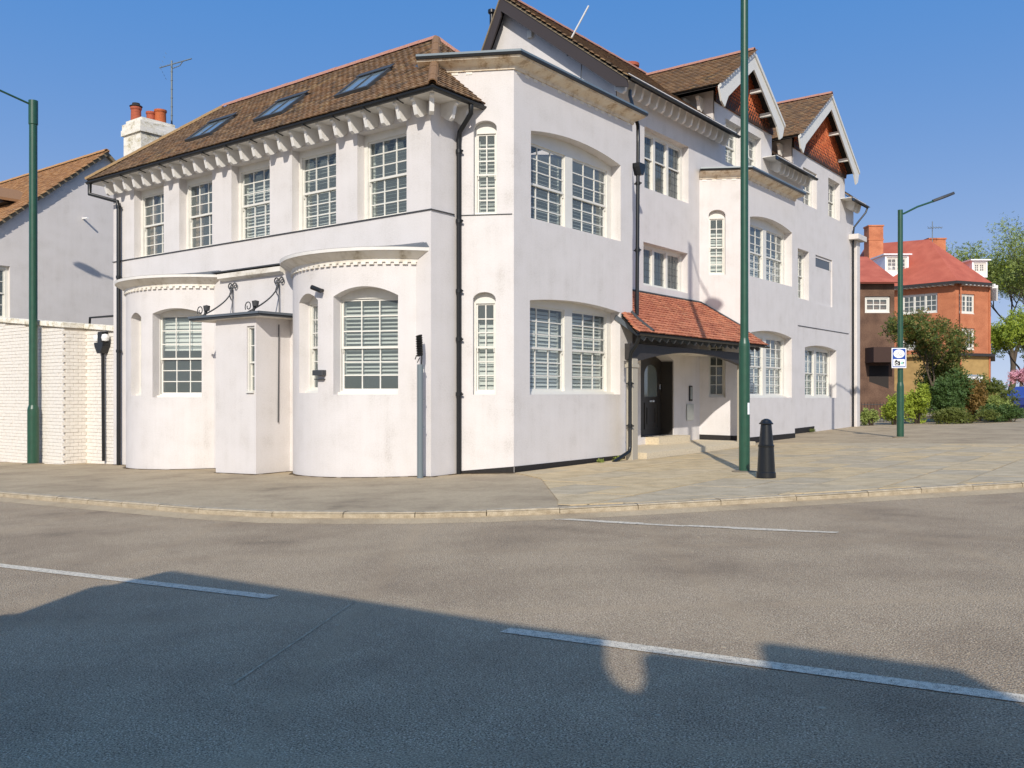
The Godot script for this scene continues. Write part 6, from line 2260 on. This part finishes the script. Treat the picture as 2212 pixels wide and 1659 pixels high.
func right_side() -> void:
	brick_house()
	brown_annex()
	# railings
	var n := node("railing")
	tag(n, "low black iron railing in front of the brown brick wall", "railing")
	var a := on_ground(15.6, 40.5)
	n.position = a
	var d := Vector3(1.0, 0.02, 0.25).normalized()
	for k in 16:
		var mb := MB.new()
		mb.tube([d * (k * 0.13) + Vector3(0, -0.05, 0), d * (k * 0.13) + Vector3(0, 0.95, 0)], 0.011, 5)
		add("bar", mb, M.black_iron, n)
	for y in [0.12, 0.85]:
		var mb := MB.new()
		mb.tube([Vector3(0, y, 0), d * 1.98 + Vector3(0, y, 0)], 0.016, 5)
		add("rail", mb, M.black_iron, n)
	tree("young_tree", "small airy tree with olive and rust leaves in front of the brick house", on_ground(18.7, 40.0), 4.7, 0.08, 4, [["leaf_olive", 4600, 0.5, 0.09], ["leaf_rust", 1400, 0.5, 0.09], ["leaf_dark", 900, 0.45, 0.09]], 201, 0.8)
	shrub("bright yellow green shrub by the foot of the sign lamp", on_ground(15.7, 37.2), Vector3(0.9, 1.15, 0.6), 1700, 0.08, "leaf_lime", 211)
	shrub("spiky yellow green shrub under the young tree", on_ground(16.9, 37.8), Vector3(0.8, 1.5, 0.6), 1500, 0.09, "leaf_lime", 212)
	shrub("large dark evergreen shrub under the young tree", on_ground(18.3, 38.4), Vector3(1.4, 2.3, 0.9), 4200, 0.09, "leaf_dark", 213)
	shrub("tall olive bush behind the evergreen and the young tree", on_ground(19.2, 40.6), Vector3(1.6, 2.9, 1.0), 4200, 0.1, "leaf_olive", 219)
	shrub("rust brown bush between the evergreen and the shop front", on_ground(19.7, 38.6), Vector3(1.1, 1.8, 0.8), 2100, 0.09, "leaf_rust", 214)
	shrub("olive bush at the end of the planting near the parked car", on_ground(21.0, 39.8), Vector3(1.3, 1.9, 0.9), 3000, 0.09, "leaf_olive", 215)
	shrub("pale spring green bush between the two olive bushes", on_ground(20.3, 38.2), Vector3(0.9, 1.2, 0.6), 1700, 0.08, "leaf_spring", 220)
	shrub("low green ground cover clump at the edge of the paving", on_ground(18.2, 36.6), Vector3(1.5, 0.6, 0.5), 2200, 0.07, "leaf_olive", 216)
	shrub("low mixed clump of green plants by the kerb end", on_ground(20.4, 37.0), Vector3(1.4, 0.65, 0.5), 2000, 0.07, "leaf_dark", 217)
	shrub("small green clump beside the black railing", on_ground(14.7, 37.0), Vector3(0.6, 0.7, 0.4), 800, 0.07, "leaf_spring", 218)
	tree("bare_tree", "tall spreading tree with bare twigs and pale new leaves behind the brick house", on_ground(57.5, 105.0), 16.5, 0.4, 6, [["leaf_spring", 16000, 1.5, 0.17], ["leaf_lime", 4000, 1.5, 0.17]], 221, 0.7)
	tree("bare_tree", "second tall twiggy tree with yellow spring leaves farther along the street", on_ground(68.0, 115.0), 15.5, 0.4, 6, [["leaf_spring", 16000, 1.6, 0.18]], 231, 0.7)
	tree("lime_tree", "lime green leafy tree beside the far end of the brick house", on_ground(51.5, 92.0), 8.0, 0.2, 4, [["leaf_lime", 7000, 1.3, 0.2]], 241, 0.8)
	tree("blossom_tree", "low tree covered in pink blossom at the end of the street", on_ground(43.2, 76.0), 2.6, 0.12, 4, [["blossom", 3000, 0.45, 0.1]], 251, 0.9, "bark_dark")
	shrub("clipped green hedge clump under the pink blossom tree", on_ground(43.0, 72.0), Vector3(2.6, 1.0, 0.8), 2500, 0.12, "leaf_lime", 261)
	car()
	var k := 0
	for w in [[-1.25, 4.45, "tuft of weeds growing at the foot of the porch post", "leaf_lime", 0.12], [-1.12, 4.0, "small weed in the crack under the bay window", "leaf_spring", 0.08], [0.02, 19.9, "weeds growing at the base of the far white wall", "leaf_olive", 0.14]]:
		var wd := node("weed")
		tag(wd, w[2], "weed", "weeds along the wall foot")
		wd.position = plan_ground(w[0], w[1])
		var q: float = w[4]
		var mb := MB.new()
		mb.tube([Vector3(0, -0.02, 0), Vector3(0.01, q * 0.8, 0)], 0.004, 5)
		add("stem", mb, M[w[3]], wd)
		leaf_cloud(wd, "foliage", [[Vector3(0, q * 0.5, 0), Vector3(q, q * 0.5, q)]], 60, 0.035, M[w[3]], 271 + k)
		k += 1

func car() -> void:
	var n := node("parked_car")
	tag(n, "blue parked car behind the planting at the edge of the street", "car")
	n.position = on_ground(27.2, 46.0)
	n.rotation.y = 0.25
	var mb := MB.new()
	var side := Transform3D(Basis(Vector3(1, 0, 0), Vector3.UP, Vector3(0, 0, 1)), Vector3(0, 0, -0.82))
	mb.prism(PackedVector2Array([Vector2(-2.1, 0.32), Vector2(2.1, 0.32), Vector2(2.15, 0.6), Vector2(2.05, 0.85), Vector2(1.05, 0.98), Vector2(0.45, 1.42), Vector2(-1.2, 1.46), Vector2(-1.85, 1.0), Vector2(-2.12, 0.9), Vector2(-2.16, 0.55)]), side, 1.64)
	add("body", mb, M.car_blue, n)
	for z in [-0.83, 0.815]:
		for w in [[Vector2(0.4, 1.36), Vector2(0.95, 0.98), Vector2(-0.3, 0.96), Vector2(-0.3, 1.38)], [Vector2(-0.38, 1.38), Vector2(-0.38, 0.96), Vector2(-1.6, 0.98), Vector2(-1.15, 1.4)]]:
			mb = MB.new()
			mb.prism(PackedVector2Array(w), Transform3D(side.basis, Vector3(0, 0, z)), 0.015)
			add("window", mb, M.car_glass, n)
	mb = MB.new()
	mb.q(Vector3(1.06, 1.0, -0.7), Vector3(1.06, 1.0, 0.7), Vector3(0.5, 1.4, 0.66), Vector3(0.5, 1.4, -0.66), Vector3(1, 1, 0))
	add("windscreen", mb, M.car_glass, n)
	for x in [-1.3, 1.32]:
		for z in [-0.78, 0.78]:
			mb = MB.new()
			mb.tube([Vector3(x, 0.31, z - 0.1), Vector3(x, 0.31, z + 0.1)], 0.31, 20)
			var w := add("wheel", mb, M.rubber, n)
			mb = MB.new()
			mb.tube([Vector3(x, 0.31, z - 0.105), Vector3(x, 0.31, z + 0.105)], 0.19, 16)
			add("rim", mb, M.chrome, w)
	for z in [-0.6, 0.6]:
		mb = MB.new()
		mb.cbox(Vector3(2.06, 0.62, z - 0.18), Vector3(2.15, 0.78, z + 0.18), 0.02)
		add("headlight", mb, M.plastic_white, n)

# the house across the road, out of the picture, whose shadow lies over the carriageway
func opposite_house() -> void:
	var n := node("opposite_house")
	tag(n, "brick house with a stepped parapet across the road", "house")
	n.transform = Transform3D(Basis(U, Vector3.UP, V), Vector3(ORIGIN.x, EYE - 1.3, ORIGIN.z))
	lift = Vector3(0, 1.3, 0)
	var mb := MB.new()
	mb.prism(PackedVector2Array([Vector2(-7.98, -1.9), Vector2(-7.98, 3.08), Vector2(-8.1, 3.12), Vector2(-8.32, 3.58), Vector2(-8.84, 3.6), Vector2(-12.05, 3.71), Vector2(-12.74, 3.75), Vector2(-12.74, 3.4), Vector2(-12.79, 3.24), Vector2(-12.88, 3.18), Vector2(-12.97, 3.24), Vector2(-13.02, 3.4), Vector2(-13.03, 3.66), Vector2(-13.74, 3.72), Vector2(-13.8, 4.06), Vector2(-14.8, 4.1), Vector2(-14.86, 3.93), Vector2(-14.95, 3.7), Vector2(-14.95, -1.9)]), Transform3D(Basis(Vector3(1, 0, 0), Vector3.UP, Vector3(0, 0, -1)), Vector3(0, 0, -14.6)), 0.1)
	add("parapet_wall", mb, M.stock_brick, n)
	mb = MB.new()
	mb.box(Vector3(-14.94, -1.9, -22.0), Vector3(-7.99, 2.6, -14.83))
	add("body", mb, M.stock_brick, n)
	lift = Vector3.ZERO

func _ready() -> void:
	# ---- camera, sky, sun
	var cam := Camera3D.new()
	cam.name = "camera"
	cam.projection = Camera3D.PROJECTION_FRUSTUM
	cam.near = 0.1
	cam.far = 1500.0
	cam.size = 2.0 * 0.1 * 829.5 / 1960.0
	cam.frustum_offset = Vector2(0, 0.1 * 19.5 / 1960.0)
	cam.position = Vector3(0, EYE, 0)
	add_child(cam)
	cam.current = true
	var env := Environment.new()
	env.background_mode = Environment.BG_SKY
	var sm := ProceduralSkyMaterial.new()
	sm.sky_top_color = col(62, 130, 202)
	sm.sky_horizon_color = col(196, 210, 232)
	sm.sky_curve = 0.12
	sm.ground_horizon_color = col(150, 145, 135)
	sm.ground_bottom_color = col(110, 104, 96)
	sm.sun_angle_max = 64.0
	sm.sun_curve = 0.44
	sm.sky_energy_multiplier = 1.0
	var sky := Sky.new()
	sky.sky_material = sm
	env.sky = sky
	env.tonemap_mode = Environment.TONE_MAPPER_LINEAR
	env.tonemap_exposure = 1.07
	env.sdfgi_enabled = true
	env.ssao_enabled = true
	env.ssil_enabled = true
	var we := WorldEnvironment.new()
	we.name = "environment"
	we.environment = env
	add_child(we)
	var sun := DirectionalLight3D.new()
	sun.name = "sun"
	sun.light_energy = 1.2
	sun.light_angular_distance = 0.5
	sun.light_color = Color(1.0, 0.972, 0.93)
	sun.shadow_enabled = true
	add_child(sun)
	var el := deg_to_rad(SUN_EL)
	sun.look_at_from_position(Vector3.ZERO, Vector3(0.0955 * cos(el), -sin(el), -0.9954 * cos(el)))
	# ---- everything else
	materials()
	ground_work()
	white_building()
	garden_wall()
	neighbour()
	right_side()
	opposite_house()
	street_things()
	antenna()
